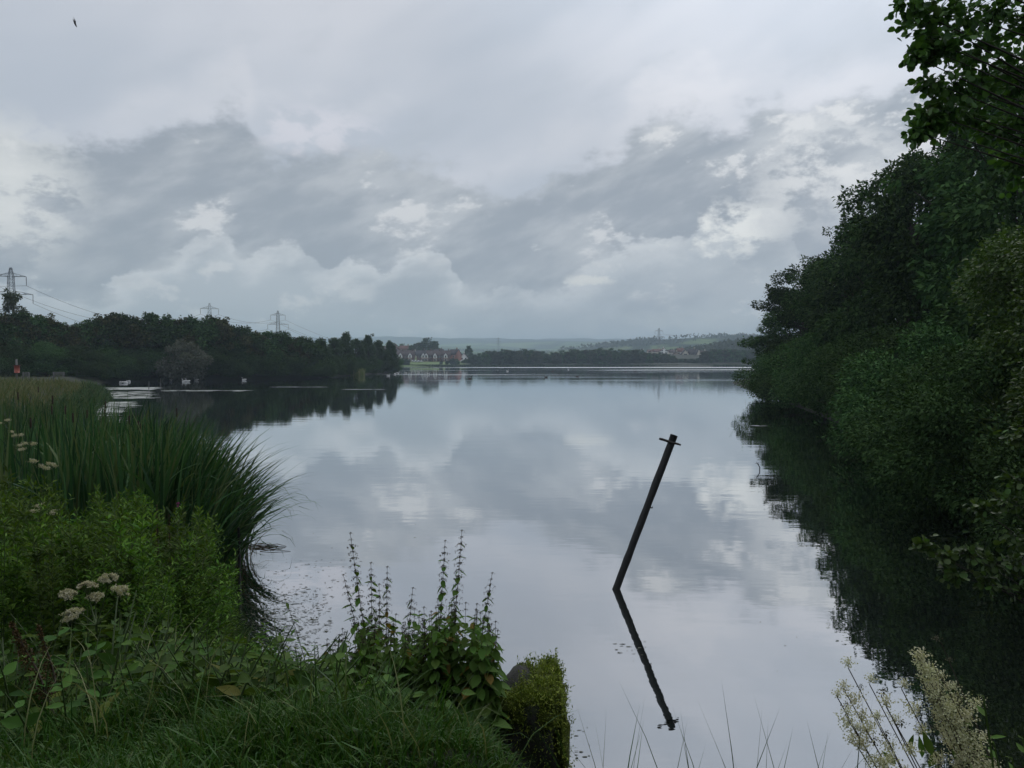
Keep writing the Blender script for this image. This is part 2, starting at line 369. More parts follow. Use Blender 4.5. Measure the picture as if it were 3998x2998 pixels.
b1 = wband(455.0, 24.0, .02, (-75.0, 10.0)); b2 = wband(322.0, 9.0, .16, (20.0, 60.0)); b3 = wband(218.0, 3.0, -.05, (-60.0, -20.0))
bands = t.math('MAXIMUM', t.math('MAXIMUM', b1, b2), t.math('MULTIPLY', b3, t.step(wx, 25.0, -10.0)))
ro = t.math('ADD', t.math('MULTIPLY', bands, .30), t.math('MULTIPLY', t.math('MULTIPLY', patch, farw), .10))
ro = t.math('ADD', ro, .012)
bp = t.new('ShaderNodeBump'); bp.inputs['Strength'].default_value = .22; bp.inputs['Distance'].default_value = 1.0; t.l.new(rip, bp.inputs['Height'])
gl2 = t.new('ShaderNodeBsdfGlossy'); gl2.inputs['Color'].default_value = (.97, .985, 1.0, 1); t.l.new(ro, gl2.inputs['Roughness']); t.l.new(bp.outputs[0], gl2.inputs['Normal'])
df = t.new('ShaderNodeBsdfDiffuse'); df.inputs[0].default_value = (.012, .016, .014, 1)
fr = t.new('ShaderNodeLayerWeight'); fr.inputs['Blend'].default_value = .5
mx = t.new('ShaderNodeMixShader'); t.put(mx.inputs[0], t.math('ADD', t.math('MULTIPLY', t.math('POWER', fr.outputs['Facing'], 1.4), .88), .10))
t.l.new(df.outputs[0], mx.inputs[1]); t.l.new(gl2.outputs[0], mx.inputs[2]); t.l.new(mx.outputs[0], out.inputs[0])
tag(obj('water', mesh('water', [(-400, 1.2, 0), (400, 1.2, 0), (400, 600, 0), (-400, 600, 0)], [(0, 1, 2, 3)]), m), 'calm grey lake mirroring the clouds', None, kind='structure')

# ------------------------------------------------------------------ hills
def hills_h(x, y):
    r = np.hypot(x, y); a = np.arctan2(x, y)
    h = np.interp(r, [1300, 1800, 3000, 4200, 5000, 6200, 7000], [2, 12, 44, 98, 122, 178, 170])
    h = h + 8 * np.sin(a * 9 + r / 700) * sm((r - 1600) / 900) + 6 * np.sin(a * 23 + 1.3 + r / 380) * sm((r - 2600) / 900) + 5 * np.sin(a * 57 + r / 210) * sm((r - 4500) / 600) + 6 * np.sin(a * 131 + r / 90) * np.sin(a * 83) * sm((r - 5000) / 500)
    h = h + 38 * bump(x, y, 420, 1900, 300, 220) * 1.0 + 24 * bump(x, y, 720, 2000, 300, 260)
    return h
hr = np.geomspace(1300, 7000, 130); ha = np.linspace(-.72, .72, 330)
hx = hr[:, None] * np.sin(ha)[None]; hy = hr[:, None] * np.cos(ha)[None]
hv = np.stack([hx, hy, hills_h(hx, hy)], -1).reshape(-1, 3)
i, j = np.meshgrid(np.arange(len(hr) - 1), np.arange(len(ha) - 1), indexing='ij'); i = i.ravel(); j = j.ravel(); n_ = len(ha)
hf = np.stack([i * n_ + j, i * n_ + j + 1, (i + 1) * n_ + j + 1, (i + 1) * n_ + j], 1)
m, t, out = newmat('hill fields'); p = t.new('ShaderNodeBsdfPrincipled'); tcn = t.new('ShaderNodeTexCoord'); P_ = tcn.outputs['Object']
mp = t.new('ShaderNodeMapping'); mp.inputs['Scale'].default_value = (.0022, .0013, 0); mp.inputs['Rotation'].default_value = (0, 0, .3); t.l.new(P_, mp.inputs[0])
vo = t.new('ShaderNodeTexVoronoi'); vo.inputs['Scale'].default_value = 1.0; t.l.new(mp.outputs[0], vo.inputs['Vector'])
ve = t.new('ShaderNodeTexVoronoi', feature='DISTANCE_TO_EDGE'); ve.inputs['Scale'].default_value = 1.0; t.l.new(mp.outputs[0], ve.inputs['Vector'])
sc2 = t.new('ShaderNodeSeparateColor'); t.l.new(vo.outputs['Color'], sc2.inputs[0])
fcol = t.ramp(sc2.outputs[0], [(0, (.06, .11, .035)), (.4, (.15, .21, .07)), (.7, (.25, .26, .11)), (1, (.09, .15, .05))])
wood = t.step(t.noise(P_, .0035, 5, .6), .53, .60); hedge = t.step(ve.outputs[0], .05, .03)
fcol = t.mix(t.math('MAXIMUM', t.math('MULTIPLY', wood, .9), t.math('MULTIPLY', hedge, .8)), fcol, (.022, .035, .020, 1))
sph = t.new('ShaderNodeSeparateXYZ'); t.l.new(P_, sph.inputs[0])
moor = t.step(t.math('ADD', sph.outputs[2], t.math('MULTIPLY', t.noise(P_, .002, 3, .5), 40.0)), 118.0, 142.0)
fcol = t.mix(moor, fcol, (.040, .048, .036, 1))
knoll = t.math('MULTIPLY', t.step(sph.outputs[1], 2300.0, 2050.0), t.step(sph.outputs[0], 60.0, 220.0))
fcol = t.mix(t.math('MULTIPLY', knoll, t.step(t.noise(P_, .006, 5, .6), .36, .5)), fcol, (.024, .036, .020, 1))
t.l.new(fcol, p.inputs['Base Color']); p.inputs['Roughness'].default_value = 1.0; p.inputs['Specular IOR Level'].default_value = 0
t.l.new(p.outputs[0], out.inputs[0])
tag(obj('hills', mesh('hills', hv, hf, True), m), 'far green farmland hills under low cloud', None, kind='structure')

# even, pale air over everything
m, t, out = newmat('haze'); pvn = t.new('ShaderNodeVolumePrincipled')
pvn.inputs['Color'].default_value = (.70, .86, 1.0, 1); pvn.inputs['Density'].default_value = 2.7e-4; pvn.inputs['Anisotropy'].default_value = .25
t.l.new(pvn.outputs[0], out.inputs['Volume'])
mb = MB(); mb.box((0, 2700, 104), (14000, 9800, 216)); hz = mb.build('haze', m)
tag(hz, 'pale damp air over the lake and hills', None, kind='stuff')

# ------------------------------------------------------------------ trees
def tree_mesh(name, seed, H, Rr, nclump, nleaf, L, W, low=.06, top=1.0, kind='round', clump=.30, droop=.3, limbs=True):
    """returns (trunk mesh, crown mesh): tapered trunk and limbs, leaves in uneven clumps"""
    r = np.random.default_rng(seed); cen, rd = [], []
    ph = r.uniform(0, 6.28, 6)
    for q in range(nclump):
        u = r.uniform(0, 1); zf = low + (top - low) * u; a = r.uniform(0, 6.28)
        if kind == 'round': prof = math.sqrt(max(.02, 1 - ((zf - .45) / .56) ** 2)) if zf > .45 else .80 + .2 * (zf / .45)
        elif kind == 'point': prof = max(.10, (1 - zf) ** .75 * 1.1) if zf > .25 else .85
        else: prof = .35 + .65 * math.sin(min(1, zf * 1.02) * math.pi) ** .8 if zf < .85 else .45
        lump = 1 + .22 * math.sin(2 * a + ph[0] + 5 * zf) + .16 * math.sin(3 * a + ph[1] - 9 * zf) + .1 * math.sin(5 * a + ph[2] + 14 * zf)
        rr = Rr * prof * lump * r.uniform(.35, 1) ** .5
        cr = Rr * clump * r.uniform(.55, 1.25) * (1 if zf < .8 else .72)
        if r.uniform() < .12: rr *= 1.12; cr *= .55
        cen.append((rr * math.cos(a), rr * math.sin(a), H * zf)); rd.append(cr)
    for q in range(max(3, nclump // 12)):                 # sprigs that break the outline
        a = r.uniform(0, 6.28); b = r.uniform(0, .45) * Rr
        cen.append((b * math.cos(a), b * math.sin(a), H * r.uniform(.95, 1.06))); rd.append(Rr * clump * r.uniform(.25, .45))
    cen = np.array(cen); rd = np.array(rd)
    wgt = rd ** 2; cnt = np.maximum(8, (nleaf * wgt / wgt.sum())).astype(int)
    idx = np.repeat(np.arange(len(cen)), cnt); n = len(idx)
    d = unit(r.normal(size=(n, 3))); rr = r.uniform(.35, 1.0, n) ** .5 * (1 + .25 * r.normal(size=n) * (r.uniform(size=n) < .3))
    P = cen[idx] + d * (rd[idx] * rr)[:, None] * np.array([1, 1, .78])
    out_ = unit(cen * np.array([1, 1, 0]) + 1e-6)[idx]
    D = d * .7 + out_ * .5 + r.normal(size=(n, 3)) * .5 + np.array([0, 0, -droop])
    s = r.uniform(.65, 1.3, n); P[:, 2] = np.maximum(P[:, 2], .05)
    nrm = d * .9 + out_ * .25 + np.array([0, 0, .55]) + r.normal(size=(n, 3)) * .30
    v, f = leaves(P, D, L * s, W * s, r, up=nrm)
    crown = mesh(name + ' crown', v, f)
    mb = MB(); zt = np.linspace(-.4, H * .86, 8); wv = np.cumsum(r.normal(size=(8, 2)) * .012 * H, 0); wv -= wv[0]
    axis = np.column_stack([wv, zt]); mb.tube(axis, np.linspace(.026 * H, .006 * H, 8), 7)
    if limbs:
        for c, q in zip(cen, rd):
            if c[2] < .16 * H: continue
            z0 = max(.10 * H, c[2] - r.uniform(.12, .28) * H); b = np.array([np.interp(z0, zt, axis[:, 0]), np.interp(z0, zt, axis[:, 1]), z0])
            mid = b * .5 + c * .5 + np.array([0, 0, -.03 * H]) + r.normal(size=3) * .012 * H
            c = b + (c - b) * .85; mb.tube([b, mid, c], [.006 * H, .0035 * H, .001 * H], 4, False)
    return mb.mesh(name + ' trunk', True), crown
def tree(name, pair, m, loc, rz, sc_, label, group, parts=True):
    o = empty(name, loc, rz, label, 'tree' if 'bush' not in name else 'bush', group, sc_)
    if parts: obj('trunk', pair[0], bark, o)
    stuff(obj('crown', pair[1], m, o))
    if m is not pair[1].materials[0]:
        s = o.children[-1].material_slots[0]; s.link = 'OBJECT'; s.material = m
    return o

# right bank, 15 to 100 m away
RT = [tree_mesh('bank tree', 11, 15, 5.2, 150, 46000, .30, .17, .03, clump=.24), tree_mesh('bank tree', 12, 15, 5.0, 160, 46000, .30, .16, .03, clump=.23),
      tree_mesh('bank tree', 13, 15, 4.6, 140, 46000, .28, .14, .03, kind='oval', clump=.25)]
rt = [(38.6, 101, 11.5, 1.2, 0, 'willow', 'rounded dark willow at the far tip of the wooded bank'),
      (35.2, 89, 14.0, 1.0, 1, 'willow', 'tall dark tree behind the rounded willow at the bank tip'),
      (33.0, 76, 15.4, .95, 2, 'willow', 'feathery topped tree between bank tip and the olive willow'),
      (31.5, 66, 14.2, .95, 0, 'olive', 'olive brown willow hanging over the water on the wooded bank'),
      (29.5, 57, 17.2, .95, 1, 'willow', 'tall green tree beside the olive brown willow'),
      (28.0, 48, 18.6, 1.0, 2, 'alder', 'tall loose crowned tree under the overhanging alder branches'),
      (26.0, 39, 17.5, 1.0, 0, 'willow', 'dark leafy tree deep in the wooded bank'),
      (24.5, 30, 16.0, .95, 1, 'willow', 'dark shaded tree behind the waterside alder bush')]
for q, (x, y, h, wd, v, mt, lb) in enumerate(rt):
    tree('bank_tree', RT[v], G[mt], (x, y, gz(x, y) - .1), q * 1.9, (wd * 1.05, wd * 1.05, h / 15), lb, 'trees along the wooded bank')
for x, y, h, v, lb in [(4.6, -8.5, 16, 1, 'tall unseen tree added behind the viewpoint to shade the quay'), (-10.5, -2.5, 14, 2, 'unseen tree added at the edge of the near bank for shade'), (11.5, -1.5, 14, 0, 'unseen tree added beside the quay for shade')]:  # unseen trees, added to keep sky light off the near bank
    tree('bank_tree', RT[v], G['willow'], (x, y, gz(x, y) - .1), x, (1, 1, h / 15), lb, 'trees along the wooded bank')
BB = [tree_mesh('bank bush', 21, 4.5, 3.0, 60, 26000, .15, .08, .02, kind='round', clump=.34), tree_mesh('alder bush', 22, 9, 3.4, 110, 44000, .12, .085, .02, kind='oval', clump=.27)]
for q, (x, y, s, v, mt, lb) in enumerate([(33.4, 93, 1.1, 0, 'willow', 'low bush trailing in the water at the far tip of the wooded bank'), (27.5, 76, 1.1, 0, 'olive', 'olive bush at the waterline below the feathery topped tree'),
                                  (23.5, 58, 1.2, 0, 'willow', 'dark bush at the waterline below the olive brown willow'), (20.6, 42, 1.1, 0, 'willow', 'dark bush leaning over the black reflections'),
                                  (16.6, 30.5, 1.05, 0, 'yellowgreen', 'low yellow green bush spilling onto the water'), (13.9, 23.5, .9, 0, 'yellowgreen', 'bright green bush beside the floating leaves'),
                                  (12.0, 19.0, .8, 0, 'yellowgreen', 'bright low bush between the two alder bushes'), (18.8, 36.5, 1.05, 0, 'willow', 'dark bush between the yellow green one and the black reflections'), (21.8, 50, 1.1, 0, 'olive', 'olive bush trailing into the dark reflections'),
                                  (25.4, 67, 1.15, 0, 'willow', 'round dark bush under the tall feathery tree'), (30.6, 85, 1.05, 0, 'willow', 'round bush at the waterline near the bank tip'), (9.9, 13.0, .55, 0, 'alder', 'small leafy bush under the near alder bush'),
                                  (14.8, 19.0, .95, 1, 'alder', 'leafy alder bush rising from the water edge'), (11.8, 13.2, .72, 1, 'alder', 'near alder bush with broad glossy leaves')]):
    x += .15 if y > 28 else 0
    tree('bank_bush', BB[v], G[mt], (x, y, gz(x, y) - .1), q * 2.3, s, lb, 'bushes along the wooded bank')

# left shore, 130 to 255 m away
LT = [tree_mesh('scrub tree', 31, 12, 6.0, 90, 15000, .62, .36, .02, clump=.27), tree_mesh('scrub tree', 32, 12, 5.5, 100, 15000, .60, .34, .02, clump=.26),
      tree_mesh('scrub tree', 33, 12, 6.2, 80, 15000, .62, .36, .02, kind='oval', clump=.30)]
PT = [tree_mesh('pointed tree', 34, 13, 4.2, 90, 13000, .6, .32, .02, kind='point', clump=.30), tree_mesh('pointed tree', 35, 13, 4.0, 85, 13000, .6, .32, .02, kind='oval', clump=.30)]
prof = [(-200, 1230), (0, 1240), (90, 1232), (150, 1256), (190, 1282), (240, 1262), (310, 1285), (370, 1280), (420, 1245), (480, 1246), (560, 1262), (610, 1250), (680, 1268), (760, 1256), (810, 1244), (860, 1270), (920, 1290), (1000, 1312), (1090, 1318), (1160, 1330), (1230, 1336), (1290, 1326), (1340, 1308), (1400, 1325), (1440, 1312), (1500, 1345)]
dep_ = lambda px: float(np.interp(px, [-200, 0, 500, 900, 1250, 1540], [136, 139, 151, 163, 181, 259]))
wv = random.Random(5)
px = -120; q = 0
while px < 1530:
    d = dep_(px) + 3.5; ytop = float(np.interp(px, *zip(*prof))) + wv.uniform(-14, 8)
    x = (px - CX) / F * d; h = CAM_H + (HOR - ytop) / F * d
    if px > 1255: pr, mt, lb, nm = PT[q % 2], G['pine'], 'pointed dark green tree at the tip of the scrub wood', 'pointed_tree'
    else: pr, mt, lb, nm = LT[q % 3], G['willow' if q % 4 else 'olive'], ('dark scrub tree beside the birch and large pylon' if px < 150 else 'dark scrub tree under the drooping power lines' if px < 610 else 'dark scrub tree behind the silver grey willow' if px < 770 else 'dark scrub tree in front of the half hidden pylon' if px < 900 else 'dark scrub tree below the three armed pylon'), 'scrub_tree'
    g = gz(x, d); s = (h - g) / (13 if px > 1255 else 12)
    tree(nm, pr, mt, (x, d, g - .2), q * 2.4, (max(.72, s * .95), max(.72, s * .95), s), lb, 'trees of the wood across the inlet')
    px += 46 if px < 1255 else 44; q += 1
for q, (px, d, h) in enumerate([(700, 168, 6.5), (60, 132, 5), (180, 134, 5.5), (300, 138, 5.0), (420, 146, 5.5), (500, 150, 5), (570, 153, 5), (640, 155, 5), (790, 159, 5), (860, 161, 5.5), (930, 164, 5), (1000, 168, 5), (1060, 171, 5.2), (1120, 175, 4.5), (1180, 178, 4.8), (1240, 181, 4.5), (1290, 192, 4.5), (1340, 205, 4.5), (1390, 220, 4), (1440, 236, 4.5), (1490, 252, 5), (1525, 262, 5)]):
    x = (px - CX) / F * d; s = h / 4.5
    if q: tree('scrub_bush', BB[0], G['olive' if q % 3 else 'willow'], (x, d, max(.0, gz(x, d)) - .1), q * 1.7, (s * 1.25, s * 1.25, s), ('low dark bush between the birch and the resting swans' if px < 480 else 'low dark bush beside the silver grey willow' if px < 880 else 'low dark bush behind the lone swan' if px < 1130 else 'low dark bush beside the pale reed strip'), 'bushes below the scrub wood')
sw = tree_mesh('silver willow', 41, 7.5, 4.5, 60, 7000, .5, .25, .02, clump=.28)
tree('silver_willow_bush', sw, G['silver'], Vector((at(715, 1478, y=153).x, 153, -.1)), .4, 1.0, 'pale silver grey willow bush in front of the scrub wood', None)
bt = tree_mesh('birch', 42, 12, 2.9, 46, 3600, .45, .26, .35, clump=.30, droop=1.0, kind='oval')
b0 = (60 - CX) / F * 160
tree('birch_tree', bt, G['far'], (b0, 160, gz(b0, 160)), 0, (1.1, 1.1, 1.42), 'sparse birch standing up in front of the large pylon', None)

# far shore, 550 m and beyond
FT = [tree_mesh('far tree', 51, 10, 5.5, 60, 3400, 1.15, .75, .02, clump=.28), tree_mesh('far tree', 52, 10, 5.0, 60, 3400, 1.1, .7, .02, clump=.28, kind='oval'), tree_mesh('far tree', 53, 10, 3.6, 50, 2600, 1.1, .7, .02, clump=.30, kind='point')]
fprof = [(1815, 1404), (1850, 1388), (1900, 1379), (1950, 1371), (1990, 1366), (2050, 1372), (2100, 1376), (2160, 1380), (2220, 1372), (2300, 1370), (2360, 1366), (2450, 1370), (2510, 1374), (2560, 1380), (2620, 1388), (2660, 1400), (2730, 1402), (2750, 1378), (2800, 1364), (2850, 1368), (2990, 1372)]
px, q = 1822, 0
while px < 2990:
    d = 556 + wv.uniform(0, 14); x = (px - CX) / F * d; g = gz(x, d)
    ytop = float(np.interp(px, *zip(*fprof))) + wv.uniform(-5, 5); h = CAM_H + (HOR - ytop) / F * d - g
    s = h / 10; v = 2 if q % 7 == 3 else q % 2
    tree('far_tree', FT[v], G['far' if q % 3 else 'willow'], (x, d, g - .2), q * 1.3, (max(.6, s), max(.6, s), s), 'dark tree in the row along the far shore', 'trees along the far shore', parts=True)
    px += 19 if s > .5 else 15; q += 1
for q, (px, d, h, lb) in enumerate([(1672, 655, 13.5, 'broad green tree rising behind the brown roofed houses'), (1640, 660, 9.5, 'lower tree beside the broad tree behind the houses'), (1618, 665, 8, 'small round tree at the back of the brown roofed houses'),
                                    (1700, 650, 8, 'dark tree right behind the brown row of houses'), (1830, 640, 9.5, 'narrow conifer behind the last brown house'), (1535, 690, 9, 'tree on the rise above the housing estate'), (1572, 700, 8.5, 'tree above the red roofs at the top of the estate')]):
    x = (px - CX) / F * d; g = gz(x, d)
    tree('village_tree', FT[2 if 'conifer' in lb else q % 2], G['far'], (x, d, g - .2), q, h / 10, lb, None)
for q, (px, s) in enumerate([(1575, .42), (1590, .36), (1768, .40), (1782, .34), (1745, .22), (1722, .2)]):
    d = 553; x = (px - CX) / F * d
    tree('shore_bush', FT[0], G['far'], (x, d, gz(x, d) - .1), q, (s, s, s), 'small bush on the grass strip below the houses', 'bushes on the far grass strip')
# wood on the knoll to the right: one mass
rw = np.random.default_rng(61); n = 9000
X = rw.uniform(190, 420, n); Y = rw.uniform(850, 1080, n)
bl = np.floor(X / 9) * 13.7 + np.floor(Y / 9) * 7.1
Hh = 27 * np.exp(-((X - 330) / 120) ** 2) * np.exp(-((Y - 980) / 130) ** 2) + 6 + 3.5 * np.sin(bl * 12.9) * np.cos(X / 4.3) * np.cos(Y / 3.7)
kn = np.stack([X, Y, Hh * rw.uniform(.80, 1.0, n)], 1)
v, f = leaves(kn, rw.normal(size=(n, 3)) + np.array([0, -.4, .2]), rw.uniform(3, 5.5, n), rw.uniform(2.5, 4, n), rw)
stuff(tag(obj('far_wood', mesh('far wood', v, f), G['far']), 'distant mixed wood covering the knoll behind the cream houses'))

rw = np.random.default_rng(62); X = rw.uniform(120, 800, 9000); Y = rw.uniform(1780, 2120, 9000)
cop = [(q, d, w_) for q, d, w_ in [(2000, 2500, 30), (2030, 2560, 40), (2065, 2500, 25), (2160, 2700, 45), (2200, 2600, 30), (1900, 2800, 60), (2260, 2300, 40), (2340, 2300, 55), (2120, 3000, 50), (1760, 2900, 60), (1640, 3000, 50), (1560, 2600, 60)]]
for q, d, w_ in cop: n = 160; X = np.append(X, (q - CX) / F * d + rw.normal(size=n) * w_); Y = np.append(Y, d + rw.normal(size=n) * 18)
keep = np.ones(len(X), bool); keep[:9000] = np.sin(X[:9000] / 47 + 2 * np.sin(Y[:9000] / 60)) * np.cos(Y[:9000] / 39) + rw.normal(size=9000) * .3 > .15; X, Y = X[keep], Y[keep]; n = len(X)
v, f = leaves(np.stack([X, Y, hills_h(X, Y) + rw.uniform(0, 7, n)], 1), rw.normal(size=(n, 3)) + np.array([0, -.3, .3]), rw.uniform(5, 9, n), rw.uniform(4, 7, n), rw)
stuff(tag(obj('hill_woods', mesh('hill woods', v, f), G['far']), 'scattered distant woods and copses on the green hills'))
# ------------------------------------------------------------------ houses
roof_br = plain('brown roof tiles', (.075, .052, .048), .9, .25, 1.5); roof_dk = plain('dark slate roof', (.050, .045, .048), .9, .25, 1.5); roof_rd = plain('red roof tiles', (.14, .070, .055), .9, .25, 1.5)
brick = plain('brown brick', (.13, .078, .060), .9, .2, 2.0); brick_r = plain('red brick', (.25, .115, .085), .9, .2, 2.0); render_c = plain('cream render', (.52, .48, .40), .9, .08, 1.0)
tan = plain('tan brick', (.22, .165, .12), .9, .2, 2); wpaint = plain('white paint', (.78, .78, .76), .7, .04, 4); glass = plain('dark window glass', (.02, .025, .03), .15, .2, 2, spec=.6); door_m = plain('dark door', (.05, .03, .025), .5, .2, 3)
def gable(mb, cx, cy, w_, d, z0, ze, zr, along='x'):
    """gabled block; ridge along x or y"""
    x, y = w_ / 2, d / 2
    if along == 'x':
        v = [(-x, -y, z0), (x, -y, z0), (x, y, z0), (-x, y, z0), (-x, -y, ze), (x, -y, ze), (x, y, ze), (-x, y, ze), (-x, 0, zr), (x, 0, zr)]
        f = [(0, 1, 5, 4), (2, 3, 7, 6), (1, 2, 6, 9, 5), (3, 0, 4, 8, 7), (4, 5, 9, 8), (6, 7, 8, 9)]
    else:
        v = [(-x, -y, z0), (x, -y, z0), (x, y, z0), (-x, y, z0), (-x, -y, ze), (x, -y, ze), (x, y, ze), (-x, y, ze), (0, -y, zr), (0, y, zr)]
        f = [(0, 1, 5, 8, 4), (2, 3, 7, 9, 6), (1, 2, 6, 5), (3, 0, 4, 7), (5, 6, 9, 8), (7, 4, 8, 9)]
    mb.add(np.array(v) + np.array([cx, cy, 0]), f)
def roofslab(mb, cx, cy, w_, d, ze, zr, along='x', o=.35, th=.18):
    """two pitched slabs with eaves, 3 cm above the walls' own top"""
    L_, S_ = (w_, d) if along == 'x' else (d, w_); hl, hs = L_ / 2 + o, S_ / 2; k = (zr - ze) / hs; lo = ze - k * o
    for s in (-1, 1):
        p = [(-hl, s * (hs + o), lo + .03), (hl, s * (hs + o), lo + .03), (hl, 0, zr + .03), (-hl, 0, zr + .03)]; p = p + [(a, b, c + th) for a, b, c in p]
        if along == 'y': p = [(b, a, c) for a, b, c in p]
        mb.add(np.array(p) + np.array([cx, cy, 0]), [(0, 1, 2, 3), (7, 6, 5, 4), (0, 4, 5, 1), (1, 5, 6, 2), (2, 6, 7, 3), (3, 7, 4, 0)])
def house(px, d, w_, label, dep=7, eave=4.6, ridge=7.6, wm=None, rm=None, rz=0, white_gable=0, gx=0, ridge_y=False, z=None, group=None, big_window=False, chimney=True):
    x = (px - CX) / F * d; g = gz(x, d) if z is None else z
    o = empty('house', (x, d, g), rz, label, 'house', group)
    al = 'y' if ridge_y else 'x'; y0 = -dep / 2
    mb = MB(); gable(mb, 0, 0, w_, dep, -2.5, eave, ridge, al); mb.build('wall', wm or brick, o)
    mb = MB(); roofslab(mb, 0, 0, w_, dep, eave, ridge, al); rf = mb.build('roof', rm or roof_br, o)
    if chimney:
        mb = MB(); mb.box((w_ * .3 if not ridge_y else 0, 0 if not ridge_y else dep * .2, ridge + .5), (.7, .7, 1.6)); mb.box((w_ * .3 if not ridge_y else 0, 0 if not ridge_y else dep * .2, ridge + 1.38), (.9, .9, .14)); mb.build('chimney', wm or brick, rf)
    def win(cx, cz, ww, wh, yy):
        mb = MB(); mb.box((cx, yy - .03, cz), (ww + .2, .10, wh + .2)); fr_ = mb.build('window', wpaint, o)
        mb = MB(); mb.box((cx, yy - .10, cz), (ww, .06, wh)); mb.build('pane', glass, fr_)
    if white_gable:
        gw = white_gable
        mb = MB(); gable(mb, gx, y0 - .6, gw, 1.6, -1.0, eave - 2.0, eave - 1.0, 'y'); mb.build('bay', tan, o)
        mb = MB(); gable(mb, gx, y0 - .5, gw - .02, 1.65, eave - 2.0, eave + .2, eave + 1.9, 'y'); mb.build('gable_front', wpaint, o)
        mb = MB(); roofslab(mb, gx, y0 - .3, gw, 2.0, eave + .2, eave + 1.9, 'y', .3); mb.build('gable_roof', rm or roof_br, o)
        win(gx, eave - .5, gw * .36, 1.2, y0 - 1.33); win(gx, 1.2, gw * .5, 1.4, y0 - 1.42)
        mb = MB(); mb.box((gx - w_ * .42 if gx > 0 else gx + w_ * .42, y0 - .05, 1.0), (1.0, .14, 2.1)); mb.build('door', door_m, o)
        win((gx - w_ * .42 if gx > 0 else gx + w_ * .42), eave - 1.0, 1.1, 1.1, y0)
    else:
        if big_window: win(0, 3.3, w_ * .42, 1.9, y0)
        else:
            for sx_ in (-.27, .27):
                win(sx_ * w_, 3.4, 1.2, 1.2, y0); win(sx_ * w_, 1.1, 1.4, 1.3, y0)
    return o
for px, lb, kw in [(1563, 'brown brick house at the end of the lakeside row beside the dark wood', dict(gx=.8)), (1601, 'lakeside house with white gable next to the parked van', dict(gx=.6)), (1646, 'lakeside house with steep dark roof behind the white cars', dict(gx=1.8, rm=roof_dk)),
                   (1673, 'lakeside house with cream timbered gable in the middle of the row', dict(gx=-1.2)), (1706, 'lakeside house with white gable and long brown roof', dict(gx=-1.0)), (1741, 'lakeside house with white gable nearest the red brick house', dict(gx=.2))]:
    house(px, 590, 6.8, lb, white_gable=2.7, eave=4.4, ridge=8.2, group='lakeside row of houses', **kw)
for px, d, w_, lb, kw in [(1775, 600, 8.5, 'red brick house with plain gable and dark roof', dict(wm=brick_r, rm=roof_dk, rz=-.7, eave=5.0, ridge=8.8)), (1556, 625, 7, 'house with pale metal roof patch above the lakeside row', dict(z=3.5, wm=brick)),
                          (1583, 632, 8, 'second row house with wide brown roof', dict(z=4, rm=roof_br)), (1612, 636, 7, 'second row house with dark roof and white dormer', dict(z=4.2, rm=roof_dk, wm=render_c)), (1668, 628, 9, 'second row house with long pale brown roof', dict(z=4.0, rm=plain('pale roof tiles', (.13, .105, .095), .9, .2, 2), wm=brick_r)),
                          (1714, 640, 7.5, 'second row house with steep dark gable roof', dict(z=4.8, rm=roof_dk, ridge=8.6)), (1745, 622, 7, 'second row house with tan gable facing the lake', dict(z=3.4, ridge_y=True, wm=tan)),
                          (1512, 668, 8, 'house on the rise beside the wood with pink render', dict(z=9, wm=tan, rm=roof_br)), (1546, 675, 7, 'house on the rise with red gable roof', dict(z=9.5, ridge_y=True, rm=roof_rd)), (1582, 672, 9, 'long house on the rise with broad red roof', dict(z=9.4, rm=roof_rd, wm=tan)),
                          (1797, 625, 6, 'house with white gable half hidden by the far trees', dict(z=3, wm=wpaint, rm=roof_dk, ridge_y=True)), (1812, 612, 5.5, 'small white gabled house at the end of the far trees', dict(z=2.2, wm=wpaint, rm=roof_br, ridge_y=True)),
                          (2672, 640, 6.4, 'cream gabled house with one large dark window', dict(z=5.5, wm=render_c, rm=roof_dk, ridge_y=True, big_window=True, eave=3.6, ridge=7.4, chimney=False)), (2700, 645, 7, 'cream house with long dark roof between two gables', dict(z=5.5, wm=render_c, rm=roof_dk, eave=3.9, ridge=8.2)),
                          (2724, 640, 4.6, 'narrow tall cream gable end among the far trees', dict(z=4.2, wm=render_c, rm=roof_dk, ridge_y=True, eave=4.2, ridge=9.2, chimney=False)), (2743, 646, 6, 'brown roofed cream house beside the dark far tree', dict(z=4.6, wm=render_c, rm=roof_br)),
                          (2637, 655, 7, 'tan gabled house left of the large dark window', dict(z=5.2, wm=tan, rm=roof_br, ridge_y=True, eave=3.2, ridge=6.4)), (2655, 690, 6, 'pale house peeping over the tan gable', dict(z=7.5, wm=render_c, rm=roof_rd)),
                          (2590, 800, 7, 'small far house with bright white gable end', dict(z=11, wm=wpaint, rm=roof_rd, ridge_y=True, eave=3, ridge=6)), (2562, 810, 9, 'far house with long pink roof above the trees', dict(z=10.5, wm=render_c, rm=roof_rd, eave=3, ridge=5.6)),
                          (2540, 815, 7, 'far dull red roofed house beside the long pink roof', dict(z=10.5, wm=render_c, rm=roof_rd, eave=2.6, ridge=5)), (2622, 790, 7, 'far pale roofed house beside the bright white gable', dict(z=9.5, wm=render_c, rm=roof_br, eave=3, ridge=5.4)),
                          (2506, 820, 2.4, 'tiny white shed above the far tree row', dict(z=13, wm=wpaint, rm=wpaint, eave=2, ridge=2.8, dep=3, chimney=False))]:
    house(px, d, w_, lb, **kw)
carw = plain('white car paint', (.75, .76, .78), .3, .03, 4); tyre = plain('black tyre', (.02, .02, .02), .8, .2, 6)
